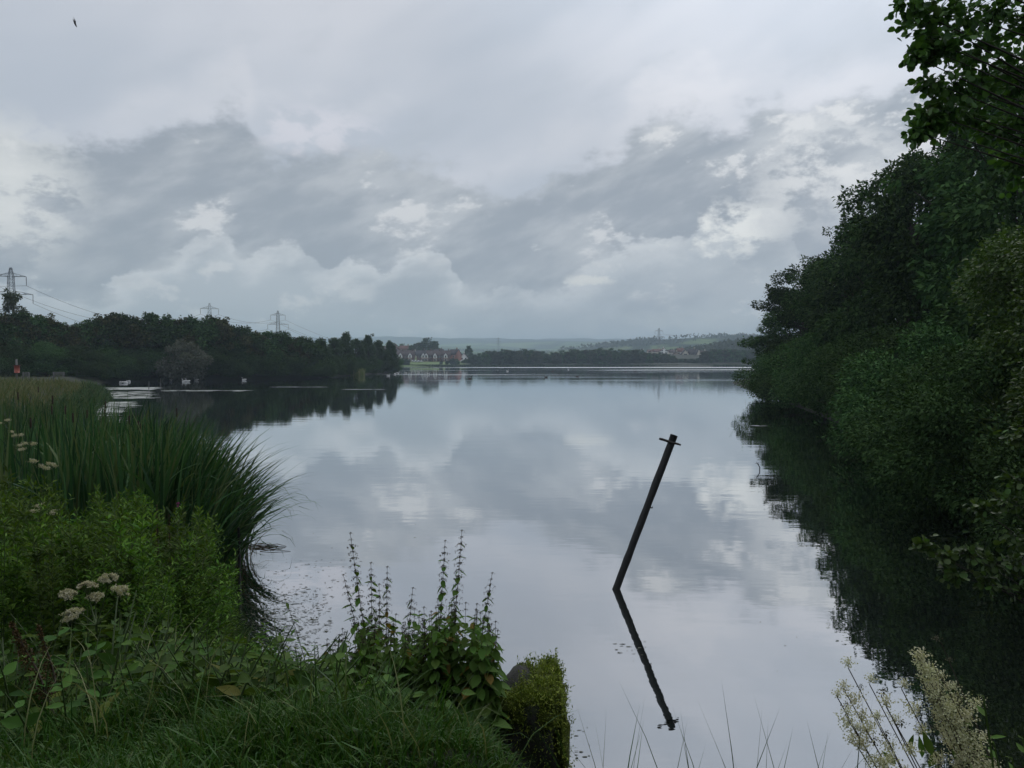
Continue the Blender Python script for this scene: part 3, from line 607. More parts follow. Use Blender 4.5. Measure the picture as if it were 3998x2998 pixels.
def car(px, d, rz, label, van=False):
    x = (px - CX) / F * d; o = empty('parked_car' if not van else 'parked_van', (x, d, gz(x, d)), rz, label, 'van' if van else 'car', 'vehicles parked by the lakeside houses')
    hh = 2.1 if van else 1.4
    prf = [(-2.1, .35), (2.1, .35), (2.15, .75), (1.3, .92), (.7, hh), (-1.5, hh), (-2.1, .95)] if not van else [(-2.4, .35), (2.4, .35), (2.45, 1.0), (1.9, 1.2), (1.4, hh), (-2.4, hh)]
    k = len(prf); v = [(a, s * .85, b) for s in (-1, 1) for a, b in prf]
    MB().add(v, [tuple(range(k)), tuple(range(k, 2 * k))[::-1]] + [(i, k + i, k + (i + 1) % k, (i + 1) % k) for i in range(k)]).build('body', carw, o)
    for s in (-1, 1): MB().box((-.2 if not van else 1.3, s * .86, hh - .35), (1.7 if not van else .7, .03, .4)).build('side_window', glass, o)
    for a in (-1.3, 1.3):
        for s in (-1, 1): MB().tube([(a, s * .72, .32), (a, s * .9, .32)], .32, 12).build('wheel', tyre, o)
car(1580, 578, 1.3, 'white van parked between the lakeside houses', True); car(1618, 579, .2, 'small white car parked at the corner of a brown house'); car(1630, 577, 0, 'white car parked in front of the steep dark roof'); car(1641, 576, .1, 'white car next to the middle of the lakeside row'); car(1808, 580, .1, 'white car by the far trees at the end of the houses')

# ------------------------------------------------------------------ pylons and lines
steel = plain('galvanised steel', (.20, .21, .22), .6, .15, 2, metal=.3); insul = plain('grey insulator', (.14, .14, .15), .5, .2, 3); wirem = plain('line wire', (.10, .105, .11), .5, .1, 1)
ARMS = [(45.6, 6.9), (36.6, 9.8), (27.8, 8.2)]
def hwid(z): return float(np.interp(z, [0, 27, 36, 45.6, 50], [4.2, 1.75, 1.45, 1.1, .35]))
def pylon(px, d, rz, label, s=1.0, base=None, thick=1.0):
    x = (px - CX) / F * d; g = base if base is not None else (gz(x, d) if d < 1500 else 0)
    o = empty('pylon', (x, d, g), rz, label, 'pylon', 'pylons', s)
    mb = MB(); zs = [0, 7.5, 14, 19.5, 24, 27.8, 31, 34, 36.6, 39.4, 42.4, 45.6, 48, 50]
    for a, b in zip(zs[:-1], zs[1:]):
        ha_, hb_ = hwid(a), hwid(b); ca = [(-ha_, -ha_, a), (ha_, -ha_, a), (ha_, ha_, a), (-ha_, ha_, a)]; cb = [(-hb_, -hb_, b), (hb_, -hb_, b), (hb_, hb_, b), (-hb_, hb_, b)]
        for i in range(4):
            mb.bar(ca[i], cb[i], .24 * thick); mb.bar(ca[i], cb[(i + 1) % 4], .12 * thick); mb.bar(ca[(i + 1) % 4], cb[i], .12 * thick); mb.bar(cb[i], cb[(i + 1) % 4], .10 * thick)
    mb.build('tower', steel, o)
    for z, hw in ARMS:
        mb = MB(); b = hwid(z)
        for s_ in (-1, 1):
            for e in (-1, 1):
                mb.bar((s_ * b, e * b, z), (s_ * hw, 0, z), .20 * thick); mb.bar((s_ * b, e * b, z + 1.7), (s_ * hw, 0, z), .16 * thick)
                for fq in (.33, .66): mb.bar((s_ * (b + (hw - b) * fq), e * b * (1 - fq), z), (s_ * (b + (hw - b) * (fq - .2)), e * b * (1.2 - fq), z + 1.7 * (1.2 - fq)), .09 * thick)
        mb.build('cross_arm', steel, o)
        for s_ in (-1, 1):
            mb = MB(); mb.tube([(s_ * hw, 0, z - .1), (s_ * hw, 0, z - 4.6)], .16 * thick, 6)
            for q in range(7): mb.tube([(s_ * hw, 0, z - .7 - q * .55), (s_ * hw, 0, z - .85 - q * .55)], .26 * thick, 8)
            mb.build('insulator', insul, o)
    return o
py1 = pylon(50, 372, .25, 'large near pylon standing behind the birch', s=.95, base=1.3, thick=.85); py2 = pylon(821, 628, .35, 'pylon half sunk behind the highest scrub trees', thick=.85, base=.8)
py3 = pylon(1087, 750, .1, 'pylon with all three arms showing above the wood', thick=.9, base=2.7); py4 = pylon(2572, 1180, .35, 'hazy pylon in front of the dark wooded hill', thick=.85, base=4)
py5 = pylon(1946, 2150, .7, 'faint distant pylon over the pale fields', s=.85, base=27, thick=1.3)
bpy.context.view_layer.update()
def wire(pa, pb, arm, s_, sag, r_, label, top=False):
    z, hw = ARMS[arm]; a = pa.matrix_world @ Vector((s_ * hw, 0, z - 4.6)) if not top else pa.matrix_world @ Vector((0, 0, 50))
    b = (pb.matrix_world @ Vector((s_ * hw, 0, z - 4.6)) if not top else pb.matrix_world @ Vector((0, 0, 50))) if hasattr(pb, 'matrix_world') else a + pb
    n = 26; tt = np.linspace(0, 1, n); pts = np.array(a)[None] * (1 - tt)[:, None] + np.array(b)[None] * tt[:, None]; pts[:, 2] -= sag * 4 * tt * (1 - tt)
    tag(MB().tube(pts, np.linspace(r_[0], r_[1], n), 4).build('power_line', wirem), label, 'power line', 'power lines')
for arm in range(3):
    for s_ in (-1, 1):
        wire(py1, py2, arm, s_, 13, (.075, .11), 'drooping power line from the large near pylon to the half hidden pylon')
        wire(py2, py3, arm, s_, 5, (.09, .11), 'power line between the half hidden pylon and the three armed one')
        wire(py3, Vector((95, 120, -36)), arm, s_, 5, (.09, .10), 'power line falling from the three armed pylon behind the pointed trees')
        wire(py4, Vector((420, 60, -8)), arm, s_, 10, (.09, .11), 'faint power line running from the hazy pylon behind the wooded bank')
wire(py1, Vector((-150, -180, 0)), 0, 1, 6, (.07, .07), 'power line leaving the large near pylon away from the wood')

# ------------------------------------------------------------------ leaning post
pb = at(2405, 2300, z=0); pt = Vector((at(2632, 1702, y=13.78).x, 13.78, 2.66))
ax = (pt - pb); L0 = ax.length; axn = ax.normalized()
po = empty('leaning_post', pb, 0, 'dark round timber post leaning out of the water', 'post')
rp = np.random.default_rng(3); ts = np.linspace(-.35, 1, 26); mb = MB()
mb.tube([np.array(axn * (L0 * q)) + rp.normal(size=3) * .0012 for q in ts], .066 + rp.normal(size=26) * .0022, 18); mb.build('shaft', darkwood, po, True)
e1 = at(2573, 1712, y=13.70) - pb; e2 = at(2657, 1737, y=13.70) - pb
mb = MB(); mb.tube([e1 * (1 - q) + e2 * q + Vector((0, -.02, .004 * math.sin(9 * q))) for q in np.linspace(0, 1, 9)], [.019, .024, .021, .023, .022, .021, .020, .019, .015], 8); mb.build('cross_bolt', plain('rusty bolt', (.05, .045, .04), .8, .4, 30, bump=.5), po, True)
mb = MB(); q_ = axn * (L0 * .525) + Vector((.062, -.01, 0)); mb.tube([q_, q_ + Vector((.03, -.01, -.005)), q_ + Vector((.035, -.01, .02))], [.012, .012, .008], 6); mb.build('snail_knob', darkwood, po, True)

# ------------------------------------------------------------------ mossy quay stone
m, t, out = newmat('mossy quay stone'); p = t.new('ShaderNodeBsdfPrincipled'); tcn = t.new('ShaderNodeTexCoord'); g = t.new('ShaderNodeNewGeometry')
n1 = t.noise(tcn.outputs['Object'], 5, 7, .65); n2 = t.noise(tcn.outputs['Object'], 26, 6, .7)
cc = t.mix(n2, (.022, .021, .019, 1), (.062, .058, .052, 1)); cc = t.mix(t.step(n1, .44, .60), cc, (.035, .050, .016, 1))
t.l.new(cc, p.inputs['Base Color']); p.inputs['Roughness'].default_value = .9
bp = t.new('ShaderNodeBump'); bp.inputs['Strength'].default_value = .8; bp.inputs['Distance'].default_value = .03; t.l.new(n2, bp.inputs['Height']); t.l.new(bp.outputs[0], p.inputs['Normal']); t.l.new(p.outputs[0], out.inputs[0])
st = empty('quay_stone', (.12, 6.55, -.7), 0, 'big moss covered stone block at the end of the old quay', 'stone')
def rough_block(c, size, seed, n=(9, 9, 14), amp=.035, taper=0.0):
    r = np.random.default_rng(seed); vs_, fs = [], []; pts = {}
    def vid(a, b, d):
        k_ = (a, b, d)
        if k_ not in pts:
            x, y, z = a / n[0] * 2 - 1, b / n[1] * 2 - 1, d / n[2] * 2 - 1
            cx = 1 - .28 * max(0, abs(y) + abs(z) - 1.25) ; tp = 1 - taper * (z + 1) / 2
            jit = r.normal(size=3) * amp * .22 + amp * np.array([math.sin(z * 5 + y * 3 + seed), math.sin(x * 4 + z * 6 + seed), math.sin(x * 5 - y * 4 + seed) * .3])
            tq = max(0, (z - .45) / .55) ** 2; cx *= 1 - .26 * tq; pts[k_] = len(vs_); vs_.append(np.array([x * size[0] / 2 * cx * tp + .025 * math.sin(z * 7 + 1), y * size[1] / 2 * (1 - .25 * max(0, abs(x) + abs(z) - 1.25)), z * size[2] / 2 - .09 * tq * (x * x + y * y)]) + jit + np.array(c))
        return pts[k_]
    for a in range(n[0]):
        for b in range(n[1]):
            fs.append((vid(a, b, 0), vid(a, b + 1, 0), vid(a + 1, b + 1, 0), vid(a + 1, b, 0))); fs.append((vid(a, b, n[2]), vid(a + 1, b, n[2]), vid(a + 1, b + 1, n[2]), vid(a, b + 1, n[2])))
    for d in range(n[2]):
        for a in range(n[0]):
            fs.append((vid(a, 0, d), vid(a + 1, 0, d), vid(a + 1, 0, d + 1), vid(a, 0, d + 1))); fs.append((vid(a + 1, n[1], d), vid(a, n[1], d), vid(a, n[1], d + 1), vid(a + 1, n[1], d + 1)))
        for b in range(n[1]):
            fs.append((vid(0, b + 1, d), vid(0, b, d), vid(0, b, d + 1), vid(0, b + 1, d + 1))); fs.append((vid(n[0], b, d), vid(n[0], b + 1, d), vid(n[0], b + 1, d + 1), vid(n[0], b, d + 1)))
    return mesh('stone', np.array(vs_), np.array(fs), True)
obj('block', rough_block((0, 0, 1.0), (.66, .92, 2.0), 4, taper=.20), m, st)
mossP, mossN = [], []; mossmat = plain('moss mat', (.085, .11, .014), 1.0, .5, 25, bump=.8)
mossm = leafmat('moss', [(.09, .14, .016), (.19, .26, .032), (.32, .36, .06)], trans=.1, objvar=.1)
for q, (cx, cy_, cz, rx, ry, rz_) in enumerate([(.17, .0, 1.97, .12, .18, .06), (.21, .2, 1.95, .10, .18, .08), (.12, -.26, 1.96, .13, .13, .06), (.21, -.24, 1.90, .11, .16, .10), (.27, .02, 1.76, .08, .22, .22), (.02, -.34, 1.92, .14, .10, .06), (.30, -.18, 1.45, .07, .22, .32), (-.18, -.34, 1.90, .15, .12, .06), (.05, -.40, 1.80, .2, .07, .09)]):
    r_ = np.random.default_rng(q); u_, v_ = np.meshgrid(np.linspace(0, 2 * np.pi, 14, endpoint=False), np.linspace(.15, np.pi - .15, 8)); k_ = 1 + .12 * r_.normal(size=u_.shape)
    vv = np.stack([cx + rx * k_ * np.cos(u_) * np.sin(v_), cy_ + ry * k_ * np.sin(u_) * np.sin(v_), cz + rz_ * k_ * np.cos(v_)], -1).reshape(-1, 3)
    ff = np.array([(i * 14 + j, (i + 1) * 14 + j, (i + 1) * 14 + (j + 1) % 14, i * 14 + (j + 1) % 14) for i in range(7) for j in range(14)]); ff = [ff, np.array([list(range(14))]), np.array([list(range(98, 112))])]
    obj('moss_cushion', mesh('moss cushion', vv, ff, True), mossmat, st); mossP.append(vv); mossN.append(vv - np.array([cx, cy_, cz]))
rm = np.random.default_rng(8); n = 15000
Pm = np.column_stack([rm.uniform(-.30, .33, n), rm.uniform(-.47, .45, n), rm.uniform(.5, 2.06, n)]); side = rm.integers(0, 4, n)
Pm[side == 0, 0] *= .72; Pm[side == 0, 2] = 1.97 + .03 * rm.normal(size=(side == 0).sum()); Pm[side == 1, 0] = (.345 - .035 * (Pm[side == 1, 2])) ; Pm[side >= 2, 1] = -.465
nor = np.where((side == 0)[:, None], np.array([0, 0, 1.]), np.where((side == 1)[:, None], np.array([1., 0, .2]), np.array([0, -1., .1])))
keep = (np.sin(Pm[:, 0] * 17 + Pm[:, 2] * 4) + np.sin(Pm[:, 1] * 13 + 1) + rm.normal(size=n) * .5 > -.4) & ~((side == 0) & (Pm[:, 0] < -.02 + .06 * np.sin(Pm[:, 1] * 19)) & (Pm[:, 1] > -.15))
cp = np.concatenate(mossP); cn = unit(np.concatenate(mossN)); pick = rm.integers(0, len(cp), 9000)
keep &= (side == 0) | (rm.uniform(size=len(keep)) < np.clip((Pm[:, 2] - .75) / 1.0, .04, 1) * np.where(side >= 2, .3, 1))      # moss thins out towards the wet foot
Pm, nor = np.concatenate([Pm[keep], cp[pick] + rm.normal(size=(9000, 3)) * .022]), np.concatenate([nor[keep], cn[pick]]); n = len(Pm)
v, f = leaves(Pm, nor + rm.normal(size=(n, 3)) * .6 + np.array([0, 0, .1]), rm.uniform(.015, .042, n), rm.uniform(.006, .013, n), rm)
stuff(obj('moss', mesh('moss', v, f), mossm, st))

# ------------------------------------------------------------------ grass and herbs on the near bank
rg = np.random.default_rng(21); n = 60000
X = rg.uniform(-6.5, .45, n); Y = rg.uniform(2.2, 9.5, n); X[:26000] = rg.uniform(-3.6, .3, 26000); Y[:26000] = rg.uniform(2.4, 4.8, 26000)
ok = ~inlake(X, Y) & (segdist(X, Y, WALL) > .03) & (X > -Y * .72 - .4); X, Y = X[ok], Y[ok]; n = len(X)
clm = .5 + .5 * np.sin(X * 3.1 + 1.3 * np.sin(Y * 2.3)) * np.cos(Y * 2.7 + np.sin(X * 1.9))
Hh = (.10 + .30 * clm ** 1.5 * rg.uniform(.5, 1.2, n) + .06 * rg.uniform(size=n)) * np.where(rg.uniform(size=n) < .04, 1.7, 1) * (1 - .3 * sm((4.2 - Y) / 1.4))
da = rg.uniform(0, 6.28, n); v, f = blades(np.column_stack([X, Y, ground_h(X, Y) - .02]), np.column_stack([np.cos(da), np.sin(da) - .5]), Hh, rg.uniform(.004, .010, n), rg.uniform(.3, 1.9, n), rg, 4)
stuff(tag(obj('grass', mesh('grass', v, f), G['grass']), 'long dark green grass covering the near bank'))
n = 6500; t_ = rg.uniform(0, 1, n) ** .8; sy_ = 7.3 + t_ * 7.0; sx_ = np.interp(sy_, [7.1, 7.5, 8.6, 10.6, 13, 15.2], [-.5, -1.3, -2.5, -3.8, -5.0, -5.7]) - np.abs(rg.normal(size=n)) * .45 + .06; da = rg.uniform(-1.5, 1.5, n)
v, f = blades(np.column_stack([sx_, sy_, np.maximum(ground_h(sx_, sy_), -.1) - .02]), np.column_stack([np.cos(da), np.sin(da) - .3]), rg.uniform(.12, .30, n) * np.interp(sy_, [7, 9, 12.5, 14], [1, 1, 1.6, 2.2]), rg.uniform(.006, .012, n), rg.uniform(.3, 1.7, n), rg, 5)
stuff(tag(obj('sedge_fringe', mesh('sedge fringe', v, f), G['grass']), 'drooping dark sedge along the water between reeds and nettles'))
# pale seeding stalks in the grass
n = 260; X = rg.uniform(-3.2, .2, n); Y = rg.uniform(3.2, 6.6, n); ok = ~inlake(X, Y); X, Y = X[ok], Y[ok]; n = len(X); da = rg.uniform(0, 6.28, n)
v, f = blades(np.column_stack([X, Y, ground_h(X, Y)]), np.column_stack([np.cos(da), np.sin(da)]), rg.uniform(.3, .62, n), .006, rg.uniform(.4, 1.3, n), rg, 4)
stuff(tag(obj('seed_stalks', mesh('seed stalks', v, f), G['hay']), 'thin pale seed stalks bending through the dark grass'))

def herb_mesh(seed, H, stems, leaf_l, leaf_w, branches, spread, step=.045, up=.55, round_=False):
    r = np.random.default_rng(seed); mb = MB(); P, D, S = [], [], []
    for s_ in range(stems):
        a = r.uniform(0, 6.28); ln = r.uniform(0, spread); h = H * r.uniform(.75, 1.05); k = 8
        tt = np.linspace(0, 1, k); bx = np.column_stack([math.cos(a) * (ln * tt ** 1.5 + .05 * s_), math.sin(a) * (ln * tt ** 1.5 + .05 * s_), h * tt]); mb.tube(bx, np.linspace(.006, .002, k), 4, False)
        def along(line, n0, ll, lim=.12):
            for q in range(n0):
                t_ = lim + (1 - lim) * q / n0; z = np.array([np.interp(t_, np.linspace(0, 1, len(line)), line[:, c]) for c in range(3)]); an_ = q * 1.7 + r.uniform(-.4, .4)
                for e in (0, math.pi):
                    P.append(z); D.append((math.cos(an_ + e), math.sin(an_ + e), up + r.uniform(-.25, .45) + (1.2 * (t_ > .93)))); S.append(ll * (1.05 - .5 * t_) * r.uniform(.8, 1.15))
        along(bx, int(h / step), leaf_l)
        for b in range(branches):
            t_ = r.uniform(.35, .92); z = np.array([np.interp(t_, tt, bx[:, c]) for c in range(3)]); an_ = r.uniform(0, 6.28); bl_ = r.uniform(.12, .34) * (1.25 - t_) * 1.3
            br = np.array([z, z + np.array([math.cos(an_) * bl_ * .5, math.sin(an_) * bl_ * .5, bl_ * .45]), z + np.array([math.cos(an_) * bl_ * .8, math.sin(an_) * bl_ * .8, bl_])])
            mb.tube(br, [.0035, .0025, .001], 3, False); along(br, max(3, int(bl_ / .032)), leaf_l * .75)
    S = np.array(S); v, f = ovate(np.array(P), np.array(D), S, S * leaf_w / leaf_l, r) if round_ else leaves(np.array(P), np.array(D), S, S * leaf_w / leaf_l, r, .2, .12, True)
    return mb.mesh('herb stems'), mesh('herb leaves', v, f)
def herb(name, pair, loc, rz, s, label, cat, group, m=None, tilt=(0, 0)):
    o = empty(name, loc, rz, label, cat, group, s); o.rotation_euler = (tilt[0], tilt[1], rz)
    obj('stem', pair[0], stemgreen, o); stuff(obj('leaves', pair[1], m or G['herb'], o)); return o
HB = [herb_mesh(70 + q, 1.35, 3, .135, .034, 8, .30) for q in range(6)]
rh = np.random.default_rng(31); cnt = 0
while cnt < 125:
    d = rh.uniform(5.9, 11.5); pxx = rh.uniform(-60, 905); x = (pxx - CX) / F * d
    if inlake(np.array([x]), np.array([d]))[0]: continue
    if pxx > 640 and d < 7.4: continue
    g = gz(x, d); ytop = np.interp(pxx, [-60, 200, 420, 520, 650, 780, 860, 905], [1830, 1850, 1840, 1930, 1980, 1980, 2150, 2330]) + rh.uniform(-100, 170) + (12 - d) * 26
    h = CAM_H - (ytop - HOR) / F * d - g
    if h < .45: continue
    s = min(1.35, h / 1.35)
    herb('willowherb_plant', HB[cnt % 6], (x, d, g - .03), rh.uniform(0, 6.28), (max(.75, s), max(.75, s), s), ('leafy willowherb among the cream meadowsweet tufts' if pxx < 250 and d > 8 else 'leafy willowherb between the reed clump and the weedy water' if pxx > 640 else 'leafy willowherb just behind the angelica flower heads' if d < 7.6 else 'leafy willowherb beside the slim reddish dock spikes' if pxx > 430 else 'leafy willowherb in the thick of the tall herb bank'), 'plant', 'willowherb plants on the bank', None, (rh.uniform(-.1, .1), rh.uniform(-.1, .1))); cnt += 1
# purple tip on one plant, rust docks
fl = leafmat('purple petals', [(.22, .05, .20), (.30, .08, .28)], objvar=0)
pf = at(705, 1968, y=8.6); o = empty('flowering_willowherb', (pf.x + .02, 8.6, gz(pf.x, 8.6)), 0, 'willowherb with a single purple flower near the reeds', 'plant'); hh = pf.z - gz(pf.x, 8.6)
pr = herb_mesh(91, hh + .12, 1, .11, .028, 6, .05); obj('stem', pr[0], stemgreen, o); stuff(obj('leaves', pr[1], G['herb'], o))
v, f = leaves(np.zeros((7, 3)), rh.normal(size=(7, 3)) + np.array([-1, -1, .4]), .035, .03, rh); obj('flower', mesh('flower', v, f), fl, o, (-.03, -.03, hh))
rust = leafmat('rusty dock seeds', [(.055, .038, .016), (.085, .055, .022), (.12, .075, .03)], trans=.1, objvar=.1)
def dock(tip, base, label, wid=.05, n=700):
    o = empty('dock_plant', base, 0, label, 'plant', 'rusty dock seed spikes'); d = tip - base; r = np.random.default_rng(int(tip.x * -100) % 999)
    MB().tube([(0, 0, 0), d * .5 + Vector((.02, 0, .02)), d], [.008, .006, .003], 5).build('stem', stembrown, o)
    tt = r.uniform(.25, 1, n); P = np.array(d)[None] * tt[:, None] + r.normal(size=(n, 3)) * wid * (1.1 - tt)[:, None] * np.array([1, 1, .6])
    v, f = leaves(P, r.normal(size=(n, 3)), r.uniform(.010, .02, n), r.uniform(.008, .016, n), r); stuff(obj('seed_head', mesh('dock seeds', v, f), rust, o))
def gpt(px, py, y): q = at(px, py, y=y); return Vector((q.x, y, gz(q.x, y)))
dock(at(45, 2435, y=4.4), gpt(230, 2760, 4.2), 'leaning rusty brown dock spike by the grass edge', .045, 900); dock(at(150, 2440, y=4.6), gpt(240, 2740, 4.4), 'shorter rusty dock spike beside the leaning one', .03, 500)
dock(at(612, 1968, y=8.3), gpt(612, 2300, 8.3), 'slim reddish dock spike above the willowherb', .022, 350); dock(at(660, 2010, y=8.2), gpt(660, 2300, 8.2), 'small reddish dock spike beside the purple flower', .02, 250)

# white umbels
cream = leafmat('cream florets', [(.46, .43, .32), (.58, .55, .43), (.68, .65, .54)], trans=.3, objvar=.05)
def umbel_mesh(seed, rad_):
    r = np.random.default_rng(seed); P = []; mb = MB()
    for q in range(26):
        a = r.uniform(0, 6.28); b = math.sqrt(r.uniform(0, 1)) * rad_; c = np.array([b * math.cos(a), b * math.sin(a), rad_ * .55 * (1 - (b / rad_) ** 2)])
        mb.tube([(0, 0, -rad_ * .9), c * .6 + np.array([0, 0, -rad_ * .2]), c], .0015, 3, False)
        P.append(c + r.normal(size=(34, 3)) * rad_ * .12 * np.array([1, 1, .55]))
    P = np.concatenate(P); n = len(P); v, f = leaves(P, r.normal(size=(n, 3)) + np.array([0, 0, .8]), .010, .010, r, .1); return mb.mesh('umbel rays'), mesh('umbel florets', v, f)
UM = [umbel_mesh(3, .055), umbel_mesh(4, .06)]
def umbels(name, heads, base, y, label, rad_s=1.0):
    o = empty(name, base, 0, label, 'plant', 'cream umbel flowers'); j0 = Vector((0, 0, .45))
    main = MB(); main.tube([(0, 0, -.05), (.01, 0, .25), j0], [.012, .010, .008], 6); main.build('stem', stemgreen, o)
    for q, (hx_, hy_, s_) in enumerate(heads):
        p_ = at(hx_, hy_, y=y + .12 * math.sin(q * 2.1)) - base
        MB().tube([j0, j0 * .5 + p_ * .5 + Vector((0, 0, -.03)), p_ + Vector((0, 0, -.045))], [.006, .005, .003], 5).build('branch', stemgreen, o)
        ub = obj('umbel', UM[q % 2][1], cream, o, p_); ub.scale = (s_ * rad_s,) * 3; ub.rotation_euler = (.25 * math.sin(q * 3), .3 * math.cos(q * 5), q); stuff(ub)
        ry = obj('rays', UM[q % 2][0], stemgreen, ub)
    pr = herb_mesh(95, .5, 3, .13, .07, 5, .25, .08, .2, True); stuff(obj('leaves', pr[1], G['herb'], o))
umbels('angelica_plant', [(268, 2325, 1.05), (343, 2292, 1.0), (422, 2262, 1.0), (470, 2312, 1.1), (372, 2335, 1.0), (282, 2405, 1.15)], gpt(380, 2700, 5.4), 5.4, 'angelica with six domed cream flower heads')
def tuft_mesh(seed):
    r = np.random.default_rng(seed); v, f = leaves(r.normal(size=(60, 3)) * np.array([.022, .022, .012]), r.normal(size=(60, 3)), .016, .014, r); return mesh('tuft', v, f)
TF = [tuft_mesh(1), tuft_mesh(2)]
# distant white meadowsweet heads in the herbs
for q, (hx_, hy_, d, k_) in enumerate([(170, 1805, 8.6, 3), (100, 1735, 12, 3), (60, 1690, 15, 3), (20, 1640, 20, 3), (165, 1980, 8.0, 2), (350, 1745, 13, 2), (100, 1860, 9.5, 2), (135, 1570, 26, 3), (30, 1560, 30, 3), (260, 1650, 22, 2)][:5]):
    b = gpt(hx_, hy_ + 300, d); o = empty('meadowsweet_plant', b, q, 'thin meadowsweet stem with cream flower tuft among the reeds and herbs', 'plant', 'cream meadowsweet tufts in the herb bank'); p_ = at(hx_, hy_, y=d) - b
    p_ = Matrix.Rotation(-q, 3, 'Z') @ p_
    MB().tube([(0, 0, 0), p_ * .5, p_], [.006, .004, .002], 4).build('stem', stemgreen, o)
    for e in range(k_ * 3):
        fb = obj('flower', TF[e % 2], cream, o, p_ + Vector((.09 * math.sin(e * 2.3 + q), .09 * math.cos(e * 2 + q * 3), .05 * math.sin(e * 4.1 + q) - .02))); fb.scale = (.6 + d * .022,) * 3; stuff(fb)

# ------------------------------------------------------------------ nettles in the middle
nl_v = np.array([(0, 0, 0), (.012, .026, .004), (.016, .046, -.002), (.014, .072, -.012), (0, .105, -.03), (-.014, .072, -.012), (-.016, .046, -.002), (-.012, .026, .004), (0, .046, -.010)]) * np.array([1.75, 1, 1])
nleaf = mesh('nettle leaf', nl_v, [np.array([(0, 1, 8), (8, 7, 0), (1, 2, 8), (6, 7, 8), (2, 3, 8), (5, 6, 8), (3, 4, 8), (4, 5, 8)])])
nleaf_b = nleaf.copy(); nleaf.materials.append(G['nettle']); yel = leafmat('yellowing leaf', [(.22, .17, .03), (.30, .21, .05)], objvar=.15); nleaf_b.materials.append(yel)
tas = leafmat('nettle tassels', [(.065, .06, .035), (.10, .085, .055)], trans=.1, objvar=.1)
rn = np.random.default_rng(44)
def tassel_mesh(seed):
    r = np.random.default_rng(seed); n = 60; a = r.integers(0, 4, n) * 1.57 + r.normal(size=n) * .15; t_ = r.uniform(0, 1, n)
    P = np.column_stack([np.cos(a) * t_ * .035, np.sin(a) * t_ * .035, .008 - .02 * t_ ** 2 + r.normal(size=n) * .003]); v, f = leaves(P, r.normal(size=(n, 3)), .009, .006, r); return mesh('tassel', v, f)
TS = [tassel_mesh(1), tassel_mesh(2)]
def nettle(tip, base, label, group=None, bare=.42, ls=1.0):
    o = empty('nettle_plant', base, 0, label, 'plant', group or 'nettles beside the quay stone'); d = tip - base; h = d.length; bow = Vector((rn.uniform(-.03, .03), 0, 0))
    line = [d * t_ + bow * math.sin(t_ * 3.1) for t_ in np.linspace(0, 1, 7)]
    MB().tube([np.array(q) for q in line], np.linspace(.0055, .0016, 7), 5).build('stem', stembrown, o)
    k = int(h / .054)
    for q in range(1, k):
        t_ = q / k; p_ = d * t_ + bow * math.sin(t_ * 3.1); an_ = q * 1.571 + rn.uniform(-.3, .3)
        if t_ > 1 - bare:
            e = obj('flower_tassel', TS[q % 2], tas, o, p_); e.rotation_euler = (0, 0, rn.uniform(0, 3)); e.scale = (1.35 - .6 * (t_ > .95),) * 3
        if t_ < .96:
            for e_ in (0, math.pi):
                if t_ > 1 - bare and rn.uniform() < .45: continue
                l_ = obj('leaf', nleaf_b if rn.uniform() < .05 else nleaf, None, o, p_); sz = ls * 1.35 * (1.15 - .85 * max(0, t_ - .35) / .65) * rn.uniform(.75, 1.2)
                l_.rotation_euler = (rn.uniform(-.75, .15), rn.uniform(-.3, .3), an_ + e_); l_.scale = (sz,) * 3
    e = obj('flower_tassel', TS[0], tas, o, d); e.scale = (.7,) * 3
for q, (tx, ty, bx, by, d) in enumerate([(1368, 2082, 1520, 2680, 6.4), (1448, 2198, 1450, 2690, 6.5), (1512, 2214, 1505, 2690, 6.6), (1480, 2282, 1500, 2690, 6.3), (1612, 2297, 1570, 2700, 6.2), (1738, 2112, 1680, 2720, 6.4), (1803, 2072, 1690, 2730, 6.2), (1922, 2238, 1810, 2650, 6.5), (1655, 2372, 1650, 2700, 6.1), (1340, 2245, 1480, 2690, 6.6)]):
    nettle(at(tx, ty, y=d), gpt(bx, by, d), ['tallest nettle at the open side of the clump', 'nettle with leafy stem next to the tallest one', 'straight nettle spike in the clump', 'short nettle behind the straight spike', 'bare topped nettle spike in the middle of the clump', 'tall nettle leaning over the quay stone side', 'tall outer nettle with the longest bare stem', 'nettle arching towards the quay stone', 'low nettle in the heart of the clump', 'thin nettle leaning away from the quay stone'][q])
for q in range(112):
    tx = rn.uniform(1160, 1945); d = rn.uniform(5.9, 6.9); ty = np.interp(tx, [1150, 1330, 1450, 1550, 1650, 1750, 1850, 1935], [2560, 2440, 2350, 2390, 2370, 2300, 2300, 2420]) + rn.uniform(0, 160)
    b = gpt(tx * .88 + 195 + rn.uniform(-40, 40), 2700, d); tp = at(tx, ty, y=d - .1)
    if tp.z - b.z > .2: nettle(tp, b, 'low leafy nettle at the foot of the clump near the quay stone' if tx > 1680 else 'low leafy nettle at the foot of the clump away from the stone', bare=.06, ls=1.35)
# slim willow shoot in front of the water
o = empty('willow_shoot', gpt(1230, 2640, 7.2), 0, 'thin sapling shoot with few leaves in front of the weedy water', 'plant'); tp = at(1105, 2318, y=7.2) - o.location
ln_ = [tp * t_ + Vector((.06 * math.sin(t_ * 3.1), 0, 0)) for t_ in np.linspace(0, 1, 8)]; MB().tube([np.array(q) for q in ln_], np.linspace(.006, .0015, 8), 5).build('stem', stembrown, o)
for q in range(13):
    t_ = .2 + .8 * q / 13; l_ = obj('leaf', nleaf, None, o, tp * t_ + Vector((.06 * math.sin(t_ * 3.1), 0, 0))); l_.rotation_euler = (-.3, 0, q * 2.4); l_.scale = (.55, .8, .8)
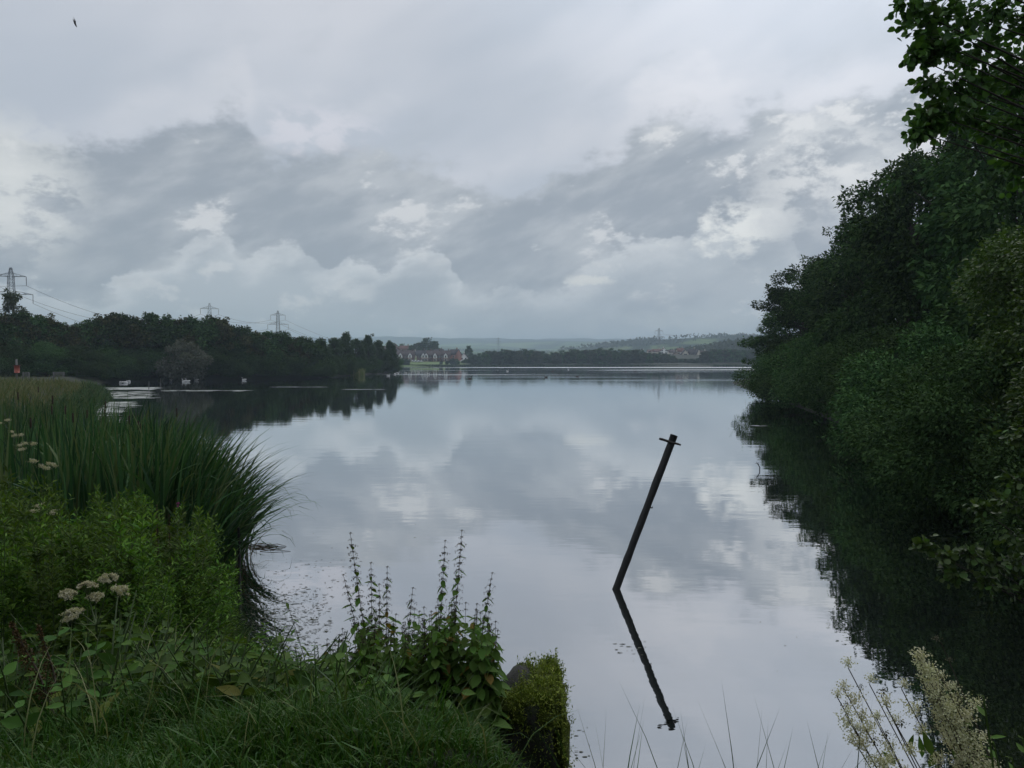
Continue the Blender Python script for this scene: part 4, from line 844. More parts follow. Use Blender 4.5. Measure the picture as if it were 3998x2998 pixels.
# low herbs along the water between reeds and nettles, and at the grass edge
LB = [herb_mesh(80 + q, .55, 4, .085, .036, 6, .22, .05, .35, True) for q in range(4)]
for q in range(46):
    d = rn.uniform(5.4, 8.4); pxx = rn.uniform(520, 1420); x = (pxx - CX) / F * d
    if inlake(np.array([x]), np.array([d]))[0]: continue
    herb('low_herb', LB[q % 4], (x, d, gz(x, d) - .02), rn.uniform(0, 6), rn.uniform(.7, 1.25), 'low leafy herb between the angelica and the reeds' if pxx < 760 else 'low leafy herb in front of the weedy water' if pxx < 1150 else 'low leafy herb at the open side of the nettles', 'plant', 'low herbs in the grass', G['nettle'] if q % 2 else G['herb'])
WB = [herb_mesh(100 + q, .34, 5, .095, .050, 0, .25, .075, .25, True) for q in range(3)]
for q in range(95):
    d = rn.uniform(3.9, 6.8); pxx = rn.uniform(-20, 1900); x = (pxx - CX) / F * d
    if inlake(np.array([x]), np.array([d]))[0] or pxx > 1560 or d < 3.9: continue
    herb('broad_leaved_weed', WB[q % 3], (x, d, gz(x, d) - .02), rn.uniform(0, 6), rn.uniform(1.0, 1.75), 'broad leaved weed in the grass below the nettles' if pxx > 1150 else 'broad leaved weed in the grass beside the leaning dock' if pxx < 420 else 'broad leaved weed in the grass in front of the angelica', 'plant', 'broad leaved weeds in the grass', G['nettle'])
# ------------------------------------------------------------------ reeds
rr_ = np.random.default_rng(51)
def reed_patch(poly_fn, n, hmin, hmax, wid, lean, seed):
    r = np.random.default_rng(seed); X, Y = poly_fn(r, n); n = len(X); edge = segdist(X, Y, REST); fan = np.exp(-edge / .8)
    D = np.column_stack([lean * fan * 1.6 + r.normal(size=n) * .6 + .1, r.normal(size=n) * .6 - .1]); bend = r.uniform(.02, .25, n) + fan * r.uniform(0, 1.25, n) + np.where(r.uniform(size=n) < .12, r.uniform(.5, 1.4, n), 0)
    cl = 1 + .16 * np.sin(X * 3.3 + Y) * np.cos(Y * 2.1 - X)
    return blades(np.column_stack([X, Y, np.maximum(ground_h(X, Y), -.35)]), D, r.uniform(hmin, hmax, n) * cl, r.uniform(.6, 1.2, n) * wid, bend, r, 7)
def reg_a(r, n):
    y = 13.3 + r.uniform(0, 1, n) * 9.5; xs = np.interp(y, [13.3, 14.2, 15.5, 17.5, 21, 24], [-5.25, -5.35, -5.75, -6.5, -8.8, -10.8]); x = xs - np.abs(r.normal(size=n)) * 1.9 + .15; return x, y
v, f = reed_patch(reg_a, 2700, 1.3, 2.45, .062, 1.0, 52)
stuff(tag(obj('reed_bed', mesh('reed bed', v, f), G['reed']), 'dense clump of arching green reeds at the water edge'))
def reg_b(r, n):
    y = r.uniform(14, 40, n); xs = np.interp(y, [14, 17.5, 21, 28, 38, 46], [-5.5, -6.2, -8.5, -13, -20, -26]); return xs - r.uniform(0, 1, n) ** 1.3 * (4 + y * .35), y
v, f = reed_patch(reg_b, 6500, .8, 1.6, .040, .5, 53)
stuff(tag(obj('reed_fringe', mesh('reed fringe', v, f), G['reed']), 'looser reeds and rushes along the inlet behind the main clump'))
n = 130; Y = rr_.uniform(13.3, 16.8, n); X = np.interp(Y, [13.3, 15.2, 17.5], [-5.25, -5.6, -6.4]) + rr_.normal(size=n) * .18; da = rr_.normal(size=n) * .5
v, f = blades(np.column_stack([X, Y, np.full(n, -.05)]), np.column_stack([np.cos(da), np.sin(da) - .1]), rr_.uniform(1.3, 2.5, n), rr_.uniform(.03, .05, n), rr_.uniform(.7, 2.0, n), rr_, 9)
stuff(tag(obj('arching_reeds', mesh('arching reeds', v, f), G['reed']), 'long reed blades arching out over the water'))
n = 70; X = rr_.uniform(-5.6, -4.5, n); Y = rr_.uniform(13.2, 15.6, n); X = np.interp(Y, [13.2, 15.6], [-5.1, -5.6]) + rr_.normal(size=n) * .15; da = rr_.normal(size=n) * .7
v, f = blades(np.column_stack([X, Y, np.full(n, -.1)]), np.column_stack([np.cos(da), np.sin(da)]), rr_.uniform(.35, 1.1, n), .02, rr_.uniform(.8, 2.3, n), rr_, 5)
stuff(tag(obj('dead_reeds', mesh('dead reeds', v, f), G['dead']), 'broken brown reed stems drooping into the water'))
cat_m = plain('bulrush head', (.045, .030, .020), .9, .3, 20)
for q, (hx_, hy_, d) in enumerate([(412, 1580, 21), (410, 1612, 21), (70, 1545, 20), (205, 1560, 18), (202, 1600, 17.5), (285, 1630, 16), (505, 1640, 17), (540, 1660, 16.5), (550, 1672, 16.2), (690, 1610, 17), (120, 1650, 15), (340, 1615, 19), (150, 1520, 26), (255, 1600, 18.5)]):
    b = gpt(hx_, hy_ + 200, d); tp = at(hx_, hy_, y=d) - b; o = empty('bulrush', b, 0, 'bulrush stem with dark brown seed head in the reeds', 'plant', 'bulrushes in the reeds')
    MB().tube([(0, 0, 0), tp * .5, tp + Vector((0, 0, .22))], [.008, .007, .003], 5).build('stem', stemgreen, o); MB().tube([tp + Vector((0, 0, -.11)), tp + Vector((0, 0, -.09)), tp + Vector((0, 0, .08)), tp + Vector((0, 0, .10))], [.006, .018, .018, .006], 8).build('seed_head', cat_m, o, True)
# pale flowering meadow on the point behind
def meadow(n, seed, x_in, x_out, y0, y1, h0, h1, wd):
    r = np.random.default_rng(seed); Y = r.uniform(y0, y1, n); xs = np.interp(Y, [38, 46, 57, 79, 110, 133], [-20, -26, -32, -42, -60, -72]); X = xs - x_in - r.uniform(0, 1, n) ** 1.4 * x_out
    da = r.uniform(0, 6.28, n); cl = .6 + .4 * np.sin(X * .8 + np.sin(Y * .5) * 2) * np.cos(Y * .45)
    return blades(np.column_stack([X, Y, ground_h(X, Y) - .03]), np.column_stack([np.cos(da) + .3, np.sin(da)]), r.uniform(h0, h1, n) * cl, r.uniform(.6, 1.3, n) * wd, r.uniform(.2, 1.2, n), r, 3)
v, f = meadow(14000, 61, .3, 30, 40, 96, .7, 1.7, .06)
stuff(tag(obj('meadow_herbs', mesh('meadow herbs', v, f), G['hay']), 'pale seeding grasses and herbs on the point behind the reeds'))
v, f = meadow(5000, 62, -.8, 2.6, 40, 100, 1.0, 2.0, .07)
stuff(tag(obj('point_reeds', mesh('point reeds', v, f), G['reed']), 'dark green reeds fringing the meadow point'))
n = 2600; r = np.random.default_rng(63); pxx = r.uniform(1235, 1425, n); Y = r.uniform(205, 235, n); X = (pxx - CX) / F * Y + 0; da = r.uniform(0, 6.28, n)
v, f = blades(np.column_stack([X, Y, np.full(n, -.1)]), np.column_stack([np.cos(da), np.sin(da)]), r.uniform(1.2, 2.4, n), .16, r.uniform(.1, .6, n), r, 3)
stuff(tag(obj('far_reed_strip', mesh('far reed strip', v, f), G['hay']), 'pale reed strip at the foot of the pointed trees'))
n = 9000; X = r.uniform(-100, 175, n); Y = np.interp(X, [-105, -40, 60, 230], [551, 547.5, 544.5, 542.5]) + r.uniform(0, 2.5, n); da = r.uniform(0, 6.28, n)
v, f = blades(np.column_stack([X, Y, np.full(n, 0.)]), np.column_stack([np.cos(da), np.sin(da)]), r.uniform(.6, 1.7, n), .35, r.uniform(.1, .8, n), r, 3)
stuff(tag(obj('far_shore_reeds', mesh('far shore reeds', v, f), G['reed']), 'low reed edge along the far shore'))

# ------------------------------------------------------------------ near alder overhang (trunk just outside the frame)
al_v = np.array([(0, 0, 0), (.019, .014, .003), (.031, .036, .006), (.029, .058, .004), (.014, .074, -.004), (0, .070, -.006), (-.014, .074, -.004), (-.029, .058, .004), (-.031, .036, .006), (-.019, .014, .003), (0, .038, -.005)])
aleaf = mesh('alder leaf', al_v * 1.08, [np.array([(i, i + 1, 10) for i in range(9)] + [(9, 0, 10)])]); aleaf.materials.append(G['alder'])
ao = empty('alder_tree', (9.6, 8.6, gz(9.6, 8.6)), 0, 'alder whose broad leafed branches hang over the wooded bank', 'tree'); A0 = ao.location
ra = np.random.default_rng(71); mb = MB(); tz = np.linspace(-.3, 10.5, 8); mb.tube(np.column_stack([-.06 * tz + .1 * np.sin(tz), .05 * np.sin(tz * .8), tz]), np.linspace(.2, .04, 8), 9); mb.build('trunk', bark, ao, True)
spots = [(3540, 30, 8.4, .30), (3640, 70, 8.6, .42), (3760, 60, 8.8, .5), (3900, 40, 8.9, .5), (3985, 90, 9.0, .45), (3610, 150, 8.5, .30), (3560, 215, 8.4, .15), (3700, 170, 8.6, .32), (3800, 200, 8.8, .38), (3660, 205, 8.5, .14),
         (3640, 320, 8.6, .22), (3720, 330, 8.7, .38), (3820, 340, 8.9, .45), (3920, 280, 9.0, .38), (3990, 330, 9.1, .4), (3620, 440, 8.6, .20), (3700, 430, 8.7, .36), (3790, 450, 8.9, .36), (3580, 515, 8.5, .14), (3650, 510, 8.6, .18), (3900, 520, 9.1, .36), (3985, 480, 9.1, .4), (4080, 250, 9.1, .6), (4100, 480, 9.1, .6),
         (3960, 640, 9.3, .34), (4050, 700, 9.3, .5), (4100, 100, 9.0, .6), (3850, -120, 8.9, .6), (3650, -140, 8.7, .5), (4000, -250, 9.0, .7)]
LP = []; mb = MB()
for q, (hx_, hy_, d, rd_) in enumerate(spots):
    c = np.array(at(hx_, hy_, y=d) - A0); z0 = max(1.5, c[2] - 1.2 - .25 * abs(c[0])); b = np.array([-.06 * z0 + .1 * math.sin(z0), .05 * math.sin(z0 * .8), z0])
    mid = b * .45 + c * .55 + np.array([0, 0, .25]) + ra.normal(size=3) * .1; mb.tube([b, b * .7 + mid * .3 + np.array([0, 0, .1]), mid, mid * .4 + c * .6, c], [.04, .03, .018, .010, .003], 5, False)
    for tw in range(int(10 + rd_ * 26)):
        d_ = unit(ra.normal(size=3)); e = c + d_ * rd_ * ra.uniform(.5, 1.05) * np.array([1, 1, .8]); s_ = c + (e - c) * .1 + ra.normal(size=3) * .03; mb.tube([s_, e], [.004, .0015], 3, False)
        for k_ in range(7):
            LP.append((s_ * (1 - k_ / 6) + e * (k_ / 6) + ra.normal(size=3) * .02, d_ + ra.normal(size=3) * .5))
mb.build('branches', bark, ao)
LPp = np.array([q[0] for q in LP]); LPd = unit(np.array([q[1] for q in LP]) + np.array([0, 0, -.45])); n = len(LPp)
dist = np.array([abs(((at_[0] + A0.x) / (at_[1] + A0.y) * F + CX) - 3620) for at_ in LPp]); order = np.argsort(dist); first = order[:300]; rest = order[300:]
for q in first:
    l_ = obj('leaf', aleaf, None, ao, LPp[q]); dv = Vector(LPd[q]); l_.rotation_euler = (dv.to_track_quat('Y', 'Z') @ __import__('mathutils').Quaternion((0, 1, 0), ra.uniform(-1.2, 1.2))).to_euler(); l_.scale = (ra.uniform(.75, 1.25),) * 3
def leaf_cloud(P, D, base, s0, s1, r):
    n = len(P); D = unit(D); up = unit(r.normal(size=(n, 3)) * .7 + np.array([0, 0, 1.])); S = unit(np.cross(D, up)); N = np.cross(S, D); s = r.uniform(s0, s1, n)[:, None, None]
    v = P[:, None] + s * (base[None, :, 0:1] * S[:, None] + base[None, :, 1:2] * D[:, None] + base[None, :, 2:3] * N[:, None]); k = len(base)
    tri = np.array([(i, i + 1, 10) for i in range(9)] + [(9, 0, 10)]); f = (np.arange(n)[:, None, None] * k + tri[None]).reshape(-1, 3); return mesh('leaf cloud', v.reshape(-1, 3), f)
stuff(obj('crown', leaf_cloud(LPp[rest], LPd[rest], al_v * 1.08, .75, 1.25, ra), G['alder'], ao))
# low alder shoots that hang over the dark water
so = empty('alder_sapling', (7.4, 9.2, gz(7.4, 9.2)), 0, 'low alder sapling with glossy leaves hanging over dark water', 'tree'); S0 = so.location; mb = MB(); LP = []
mb.tube([(0, 0, -.2), (-.1, 0, .7), (-.15, .05, 1.6)], [.05, .035, .02], 7)
for q, (hx_, hy_, d, rd_) in enumerate([(3600, 2130, 9.0, .13), (3680, 2170, 9.0, .18), (3780, 2160, 9.0, .22), (3870, 2190, 9.1, .24), (3960, 2200, 9.2, .26), (3720, 2240, 8.9, .15), (3850, 2270, 8.9, .2), (3990, 2100, 9.2, .25), (3920, 1960, 9.4, .3), (3990, 1880, 9.4, .3), (3830, 1990, 9.6, .2), (3980, 2300, 9.0, .25), (4060, 2000, 9.3, .4), (4080, 1700, 9.4, .45), (3980, 1700, 9.6, .25)]):
    c = np.array(at(hx_, hy_, y=d) - S0); b = np.array([-.12, 0, .5 + .06 * q]); mid = b * .5 + c * .5 + np.array([0, 0, .12]); mb.tube([b, mid, c], [.016, .009, .003], 4, False)
    for tw in range(int(7 + rd_ * 34)):
        d_ = unit(ra.normal(size=3)); e = c + d_ * rd_ * ra.uniform(.5, 1.05) * np.array([1.3, 1, .7]); mb.tube([c, e], [.003, .001], 3, False)
        for k_ in range(5): LP.append((c * (1 - k_ / 5) + e * (k_ / 5) + ra.normal(size=3) * .03, d_ + ra.normal(size=3) * .5))
mb.build('branches', bark, so)
LPp = np.array([q[0] for q in LP]); LPd = unit(np.array([q[1] for q in LP]) + np.array([0, 0, -.3])); order = ra.permutation(len(LPp))
for q in order[:280]:
    l_ = obj('leaf', aleaf, None, so, LPp[q]); l_.rotation_euler = (Vector(LPd[q]).to_track_quat('Y', 'Z') @ __import__('mathutils').Quaternion((0, 1, 0), ra.uniform(-.9, .9))).to_euler(); l_.scale = (ra.uniform(.7, 1.2),) * 3
stuff(obj('crown', leaf_cloud(LPp[order[280:]], LPd[order[280:]], al_v, .75, 1.2, ra), G['alder'], so))

# ------------------------------------------------------------------ meadowsweet and grass tufts at the quay edge
def floret_mesh(seed, n, s_):
    r = np.random.default_rng(seed); P = r.normal(size=(n, 3)) * s_; v, f = leaves(P, r.normal(size=(n, 3)), .0062, .0062, r, .1); return mesh('florets', v, f)
FL = [floret_mesh(1, 110, .010), floret_mesh(2, 170, .014), floret_mesh(3, 30, .006)]
budm = leafmat('meadowsweet buds', [(.10, .10, .06), (.17, .16, .10)], trans=.1, objvar=.1)
rmz = np.random.default_rng(81)
def meadowsweet(stems, base_px, y, label, leaf_spots=()):
    base = Vector((base_px[0], base_px[1], gz(*base_px))); o = empty('meadowsweet_plant', base, 0, label, 'plant', 'meadowsweet at the quay edge')
    for q, (tx, ty, dy, fl_) in enumerate(stems):
        tp = at(tx, ty, y=y + dy) - base; b = Vector((rmz.uniform(-.05, .05), rmz.uniform(-.05, .05), 0)); bow = Vector((.04, 0, .05))
        ln = [b * (1 - t_) + tp * t_ + bow * math.sin(t_ * 3.14) for t_ in np.linspace(0, 1, 8)]; MB().tube([np.array(c) for c in ln], np.linspace(.0048, .0018, 8), 5).build('stem', stembrown, o)
        for k_ in range(fl_):
            t_ = 1 - .34 * (k_ / max(1, fl_)) ** 1.1; c = b * (1 - t_) + tp * t_ + bow * math.sin(t_ * 3.14); side = Vector(rmz.normal(size=3)) * (.008 + .035 * (1 - t_)) + Vector((0, 0, .015))
            MB().tube([np.array(c), np.array(c + side)], [.0014, .0008], 3, False).build('flower_stalk', stembrown, o)
            bud = rmz.uniform() < .30; e = obj('flower_cluster', FL[2 if bud else (k_ % 2)], None if FL[2 if bud else (k_ % 2)].materials else (budm if bud else cream2), o, c + side); e.scale = (rmz.uniform(.8, 1.35),) * 3; stuff(e)
    for (lx, ly, dy, sz, rot) in leaf_spots:
        p_ = at(lx, ly, y=y + dy) - base; l_ = obj('leaf', bleaf, None, o, p_); l_.scale = (sz,) * 3; l_.rotation_euler = (1.1 + rmz.uniform(-.3, .3), rot, rmz.uniform(-.5, .5))
cream2 = leafmat('meadowsweet cream', [(.56, .56, .34), (.70, .69, .46), (.80, .79, .60)], trans=.25, objvar=.05)
bl_v = np.array([(0, 0, 0), (.014, .02, .002), (.020, .045, 0), (.012, .075, -.004), (0, .10, -.01), (-.012, .075, -.004), (-.020, .045, 0), (-.014, .02, .002), (0, .045, -.006)])
bleaf = mesh('broad leaf', bl_v, [np.array([(0, 1, 8), (8, 7, 0), (1, 2, 8), (6, 7, 8), (2, 3, 8), (5, 6, 8), (3, 4, 8), (4, 5, 8)])]); bleaf.materials.append(G['bright'])
meadowsweet([(3300, 2700, 0, 13), (3312, 2608, .1, 7), (3268, 2720, -.05, 11), (3395, 2672, .1, 2), (3440, 2715, .05, 6), (3300, 2790, -.1, 12), (3420, 2800, 0, 8), (3340, 2900, -.05, 4)], (1.98, 2.08), 2.75, 'spreading meadowsweet with brown stems against the pale water',
            [(3600, 2960, -.1, .75, .3), (3640, 2950, -.1, .8, -.3), (3540, 2930, .1, .8, 1.0), (3500, 2985, 0, .6, -.8), (3625, 2995, 0, .7, .5)])
meadowsweet([(3580, 2560, 0, 22), (3620, 2600, .05, 26), (3680, 2650, 0, 26), (3655, 2720, -.05, 26), (3640, 2790, .05, 22), (3520, 2690, .1, 8), (3460, 2760, 0, 8), (3600, 2660, 0, 24), (3380, 2850, 0, 5)], (2.12, 2.05), 2.65, 'tall meadowsweet with the thick cream plume')
meadowsweet([(3675, 2510, .2, 8)], (2.05, 2.05), 2.9, 'single thin meadowsweet stem with brownish tip')
for q, (tx, ty) in enumerate([(3840, 2720), (3790, 2830), (3740, 2900), (3880, 2900), (3950, 2960), (3800, 2960), (3990, 2880)]):
    y = 2.55 + .04 * q; q0 = at(tx + 60, 3150, y=y); b = Vector((q0.x + .05, 2.12, gz(q0.x + .05, 2.12))); o = empty('bright_herb', b, 0, 'bright green leafy herb beside the thick cream plume', 'plant', 'bright herbs at the quay edge'); tp = at(tx, ty, y=y) - b
    MB().tube([(0, 0, 0), tp * .5, tp], [.006, .005, .003], 5).build('stem', brightstem, o)
    for k_ in range(22):
        t_ = .4 + .6 * k_ / 21; l_ = obj('leaf', bleaf, None, o, tp * t_); l_.rotation_euler = (.5, rmz.uniform(-.4, .4), k_ * 2.2); l_.scale = (.72 - .2 * (t_ > .9),) * 3
for q, (cx_, n, lab) in enumerate([(2730, 16, 'tuft of dark grass blades at the quay edge under the leaning post reflection'), (2950, 5, 'few thin rush stalks beside the grass tuft'), (3080, 6, 'forked rush stalks between grass tuft and meadowsweet'), (2330, 12, 'small grass tuft right beside the quay stone'), (2430, 6, 'sparse grass tuft next to the small one')]):
    y = 2.75; r = np.random.default_rng(90 + q); b = at(cx_, 3120, y=y); bz = gz(b.x, 2.1); o = empty('grass_tuft', (b.x, y - .45, bz), 0, lab, 'grass', 'grass tufts at the quay edge')
    da = r.uniform(-.6, 3.6, n); v, f = blades(np.column_stack([r.normal(size=n) * .05, r.normal(size=n) * .04, np.zeros(n)]), np.column_stack([np.cos(da) + (.4 if q == 0 else 0), .6 + .3 * np.sin(da)]), r.uniform(.38, .58, n) * (1.0 if q != 3 else .9) + (2.4 - bz), r.uniform(.005, .009, n), r.uniform(.15, 1.0 if q in (0, 3) else .35, n), r, 6)
    stuff(obj('blades', mesh('tuft', v, f), G['grass'], o))

# ------------------------------------------------------------------ birds on the water
bill_m = plain('orange bill', (.55, .20, .04), .5, .1, 10); blk = plain('black', (.015, .015, .015), .6, .2, 10); duckm = plain('brown duck plumage', (.09, .07, .055), .8, .3, 20)
def loft(secs, n=12):
    """secs: (x, z_mid, half width, half height)"""
    v, f = [], []
    for x, z, a, b in secs: v += [(x, a * math.cos(t_), z + b * math.sin(t_)) for t_ in np.linspace(0, 2 * math.pi, n, endpoint=False)]
    for i in range(len(secs) - 1):
        for j in range(n): f.append((i * n + j, i * n + (j + 1) % n, (i + 1) * n + (j + 1) % n, (i + 1) * n + j))
    f += [tuple(range(n))[::-1], tuple(range((len(secs) - 1) * n, len(secs) * n))]
    return v, f
sb = MB().add(*loft([(-.62, .30, .02, .015), (-.50, .26, .10, .06), (-.30, .20, .20, .16), (-.05, .17, .25, .22), (.20, .15, .24, .21), (.38, .14, .17, .17), (.48, .15, .07, .09)])).mesh('swan body', True)
swg = MB().add(*loft([(-.55, .33, .01, .02), (-.35, .30, .05, .10), (-.05, .28, .07, .14), (.18, .24, .05, .12), (.28, .22, .01, .03)])).mesh('swan wing', True)
nk_up = MB().tube([(.38, 0, .14), (.47, 0, .26), (.44, 0, .42), (.42, 0, .58), (.46, 0, .70), (.53, 0, .73)], [.085, .065, .045, .040, .042, .036], 10).mesh('neck', True)
nk_tuck = MB().tube([(.38, 0, .16), (.44, 0, .30), (.34, 0, .42), (.18, .02, .42), (.02, .06, .36)], [.085, .065, .05, .048, .05], 10).mesh('neck', True)
hd = MB().add(*loft([(-.06, 0, .02, .02), (-.02, .0, .042, .045), (.03, 0, .042, .042), (.07, -.005, .026, .028)])).mesh('head', True); blm = MB().add(*loft([(.06, -.008, .02, .022), (.10, -.015, .018, .014), (.14, -.02, .014, .008)], 8)).mesh('bill', True)
def swan(px, py, rz, label, tuck=False, s=1.0):
    c = at(px, py, z=0); o = empty('swan', (c.x, c.y, -.03), rz, label, 'swan', 'swans on the lake', s * .85); obj('body', sb, white, o)
    for e in (-1, 1): wgo = obj('wing', swg, white, o, (0, e * .16, .02)); wgo.rotation_euler = (e * -.2, 0, 0)
    obj('neck', nk_tuck if tuck else nk_up, white, o); h = obj('head', hd, white, o, (.0, .06, .34) if tuck else (.55, 0, .735)); h.rotation_euler = (0, .5 if not tuck else 2.6, 0)
    obj('bill', blm, bill_m, h)
for px, py, rz, tk, lb in [(472, 1496, 2.6, True, 'preening swan at the grassy side of the resting group'), (489, 1496, .3, True, 'middle swan of the resting group with tucked head'), (503, 1491, -.4, True, 'hindmost swan of the resting group'),
                           (668, 1487, 1.9, False, 'swan with upright neck seen from behind'), (720, 1491, 3.1, False, 'front swan of the pair by the silver willow'), (733, 1491, 2.9, False, 'second swan of the pair by the silver willow'), (766, 1486, 3.1, False, 'swan swimming just past the pair'), (953, 1485, 3.1, False, 'lone swan near the dark scrub wood')]:
    swan(px, py, rz, lb, tk)
for px, py, rz, lb in [(1516, 1468, .2, 'distant swan with long wake off the wood tip'), (1543, 1461, 1.2, 'distant swan closest to the wood tip'), (1553, 1458, .1, 'distant swan beside the one at the wood tip'), (1584, 1457, 3.0, 'distant white swan in front of the houses reflection'), (1634, 1455, .4, 'distant swan below the steep dark roof'),
                       (1673, 1463, .8, 'distant swan on the wake line'), (1981, 1450, .1, 'distant swan in front of the far trees'), (2219, 1444, 2.0, 'tiny far swan by the bright ripple band')]: swan(px, py, rz, lb)
db = MB().add(*loft([(-.27, .12, .01, .01), (-.18, .09, .07, .05), (0, .07, .10, .09), (.14, .07, .08, .08), (.20, .08, .03, .04)])).mesh('duck body', True); dn = MB().tube([(.15, 0, .10), (.19, 0, .18), (.22, 0, .23), (.27, 0, .24)], [.04, .032, .045, .03], 8).mesh('duck neck', True)
for px, py, rz, lb in [(1834, 1479, 0, 'dark duck on open water near the houses reflection'), (2132, 1474, 3.1, 'dark duck leading on open water before the far trees'), (2156, 1451, 0, 'small duck nearer to the far trees'), (2254, 1471, 0, 'small duck on the pale streak of water'), (2443, 1451, .2, 'small duck at the start of the bright ripple band'), (2480, 1451, 0, 'small duck on the bright ripple band'), (2610, 1449, 3, 'small duck in front of the cream houses')]:
    c = at(px, py, z=0); o = empty('duck', (c.x, c.y, -.02), rz, lb, 'duck', 'ducks on the lake', 1.8); obj('body', db, duckm, o); obj('neck', dn, blk, o); MB().add(*loft([(.26, .235, .02, .015), (.34, .225, .015, .006)], 8)).build('bill', bill_m, o)
# bird in the air
c = at(292, 90, y=18); o = empty('flying_bird', c, 0, 'small dark bird flying high against the pale cloud', 'bird'); o.rotation_euler = (0, 1.15, .25)
MB().add(*loft([(-.10, 0, .004, .003), (-.05, 0, .014, .010), (.0, 0, .020, .018), (.05, 0, .016, .016), (.08, 0, .010, .010), (.10, 0, .002, .002)])).build('body', blk, o, True)
for e in (-1, 1): MB().add([(.04, e * .015, .0), (.0, e * .015, .0), (-.09, e * .045, .03), (-.13, e * .05, .035), (-.05, e * .055, .03), (.04, e * .015, .006), (.0, e * .015, .006), (-.09, e * .045, .034), (-.13, e * .05, .037), (-.05, e * .055, .034)], [(0, 1, 2, 3, 4), (9, 8, 7, 6, 5), (0, 5, 6, 1), (1, 6, 7, 2), (2, 7, 8, 3), (3, 8, 9, 4), (4, 9, 5, 0)]).build('wing', blk, o)

# ------------------------------------------------------------------ life ring post, benches, stakes, twigs, scum
d = 88; x = (65 - CX) / F * d; g = gz(x, d); o = empty('life_ring_post', (x, d, g), 0, 'wooden post with an orange life ring housing behind the meadow', 'life ring post'); zt = CAM_H + (HOR - 1402) / F * d - g
MB().box((0, 0, zt / 2), (.16, .14, zt)).build('post', greywood, o); hz_ = CAM_H - (1441 - HOR) / F * d - g
mb = MB(); mb.tube([(.12, -.12, hz_ - .42), (.12, -.12, hz_ + .42)], [.26, .30], 14); mb.build('ring_housing', plain('orange plastic', (.34, .085, .055), .5, .15, 5), o); MB().box((.12, -.12, hz_ + .45), (.62, .62, .05)).build('lid', plain('dark red lid', (.10, .03, .03), .6, .2, 5), o)
def bench(px, py, d, w_, label):
    x = (px - CX) / F * d; g = gz(x, d); o = empty('bench', (x, d, g), .15, label, 'bench', 'benches behind the meadow'); zt = CAM_H - (py - HOR) / F * d - g; s = max(.8, zt)
    for q in range(3): MB().box((0, .22 + .03 * q, s - .05 - .16 * q), (w_, .04, .11)).build('back_slat', greywood, o)
    for q in range(3): MB().box((0, .12 - .14 * q, s - .52), (w_, .11, .04)).build('seat_slat', greywood, o)
    for e in (-1, 1): MB().box((e * w_ * .42, .24, s / 2), (.09, .09, s)).build('leg', greywood, o); MB().box((e * w_ * .42, -.2, (s - .54) / 2), (.09, .09, s - .54)).build('leg', greywood, o)
bench(98, 1453, 95, .8, 'small slatted bench beside the life ring post'); bench(226, 1452, 96, 1.4, 'long slatted bench behind the flowering meadow')
for px, y0, y1, lb in [(581, 1488, 1521, 'thin wooden stake standing in the scummy inlet'), (626, 1476, 1502, 'thin stake farther out in the inlet')]:
    b = at(px, y1, z=0); o = empty('wooden_stake', (b.x, b.y, -.3), 0, lb, 'stake', 'stakes in the water'); MB().tube([(0, 0, 0), (.02, 0, .3 + (y1 - y0) / F * b.y)], [.06, .05], 7).build('shaft', greywood, o)
b = at(936, 2290, z=0); o = empty('wooden_stake', (b.x, b.y, -.3), 0, 'dark upright stake at the water side of the reed clump', 'stake'); MB().tube([(0, 0, 0), (.0, 0, .9), (-.01, 0, 1.35)], [.028, .026, .022], 8).build('shaft', darkwood, o)
b = at(2960, 1835, z=0); o = empty('drowned_branch', (b.x, b.y, -.15), 0, 'bare forked twig sticking out of the lake near the wooded bank', 'branch'); MB().tube([(.05, 0, 0), (.06, 0, .25), (-.02, 0, .38), (-.06, .02, .45)], [.02, .018, .013, .006], 6).build('stem', darkwood, o)
MB().tube([(.02, 0, .33), (.02, 0, .45)], [.010, .004], 5).build('twig', darkwood, o); MB().tube([(-.02, 0, .38), (-.12, .02, .40)], [.009, .004], 5).build('twig', darkwood, o)
b = at(1030, 2140, z=0); o = empty('floating_debris', (b.x, b.y, 0), .05, 'floating raft of dead reed stalks beside the reed clump', 'debris'); r = np.random.default_rng(5)
for q in range(11): a = r.uniform(-.35, .35); x0 = r.uniform(-.55, .1); MB().tube([(x0, a, .005), (x0 + .25, a + .03, .02 + .02 * r.uniform()), (x0 + r.uniform(.4, .65), a + r.uniform(-.1, .1), .005)], [.006, .008, .004], 5).build('stalk', G['dead'], o)
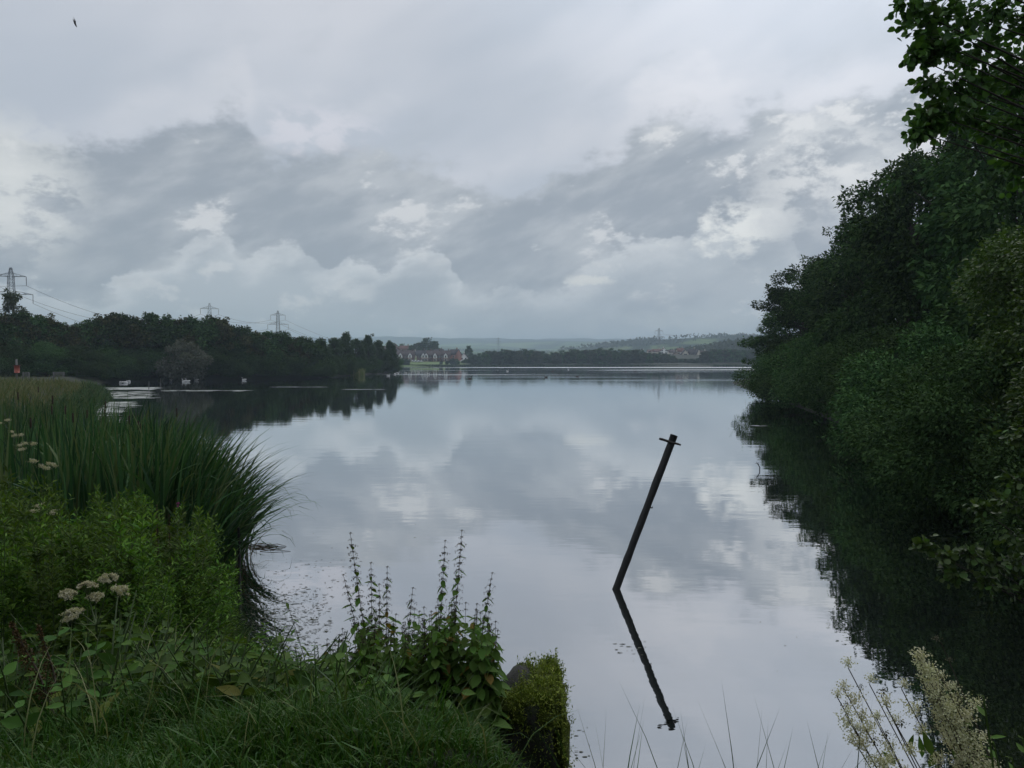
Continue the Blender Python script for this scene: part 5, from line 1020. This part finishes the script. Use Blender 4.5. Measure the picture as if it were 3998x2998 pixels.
def flakes(name, cen, size, asp, m, label, seed):
    r = np.random.default_rng(seed); n = len(cen); k = 7; an_ = np.linspace(0, 6.28, k, endpoint=False)[None] + r.uniform(-.3, .3, (n, k)); rd_ = size[:, None] * r.uniform(.5, 1.1, (n, k))
    v = np.stack([cen[:, :1] + rd_ * np.cos(an_) * asp[:, None], cen[:, 1:] + rd_ * np.sin(an_), np.broadcast_to(.004 + .003 * r.uniform(size=(n, 1)), (n, k))], -1).reshape(-1, 3)
    stuff(tag(obj(name, mesh(name, v, np.arange(n * k).reshape(n, k)), m), label))
r = np.random.default_rng(95)
def pxpts(boxes):
    out_ = []
    for x0, x1, y0, y1, n, gs in boxes:
        for _ in range(n):
            py_ = r.uniform(y0, y1) if gs is None else r.normal((y0 + y1) / 2, gs); px_ = r.uniform(x0, x1); c = at(px_, py_, z=0); out_.append((c.x, c.y))
    return np.array(out_)
cen = pxpts([(405, 600, 1512, 1522, 150, None), (400, 590, 1528, 1556, 170, None), (345, 520, 1568, 1600, 170, None), (310, 470, 1600, 1650, 120, None), (640, 980, 1523, 1527, 40, None)])
flakes('algae_scum', cen, r.uniform(.05, .45, len(cen)) * (cen[:, 1] / 80), r.uniform(1.5, 4, len(cen)), plain('pale algae scum', (.42, .44, .40), .7, .2, 1), 'pale patches of algae scum floating in the inlet', 96)
cen = pxpts([(840, 975, 1476, 1480, 50, None), (1060, 1265, 1510, 1511.5, 60, None), (1340, 1500, 1519, 1521, 50, None), (1000, 1240, 1473, 1476, 40, None), (2940, 2990, 1660, 1664, 10, None)])
flakes('painted_wakes', cen, r.uniform(.05, .22, len(cen)) * (cen[:, 1] / 110), r.uniform(3, 8, len(cen)), plain('painted wake glint', (.40, .42, .42), .6, .2, 1), 'thin wake lines painted pale on the dark water below the wood', 97)  # wakes and wind lines: their sky glint is put in as pale flakes
cen = pxpts([(940, 1300, 2290, 2480, 560, None), (1040, 1420, 2180, 2300, 90, None), (980, 1250, 2380, 2560, 320, None), (2200, 2320, 2820, 2960, 14, None), (2400, 2520, 2500, 2560, 22, None), (1200, 1700, 1980, 2150, 14, None), (3380, 3560, 1790, 1890, 40, None), (2400, 3200, 2380, 2700, 8, None)])
flakes('water_weed', cen, r.uniform(.004, .017, len(cen)), r.uniform(.8, 3.5, len(cen)), plain('dark water weed', (.05, .055, .03), .6, .4, 5), 'dark flecks of weed floating near the reed clump and post', 98)
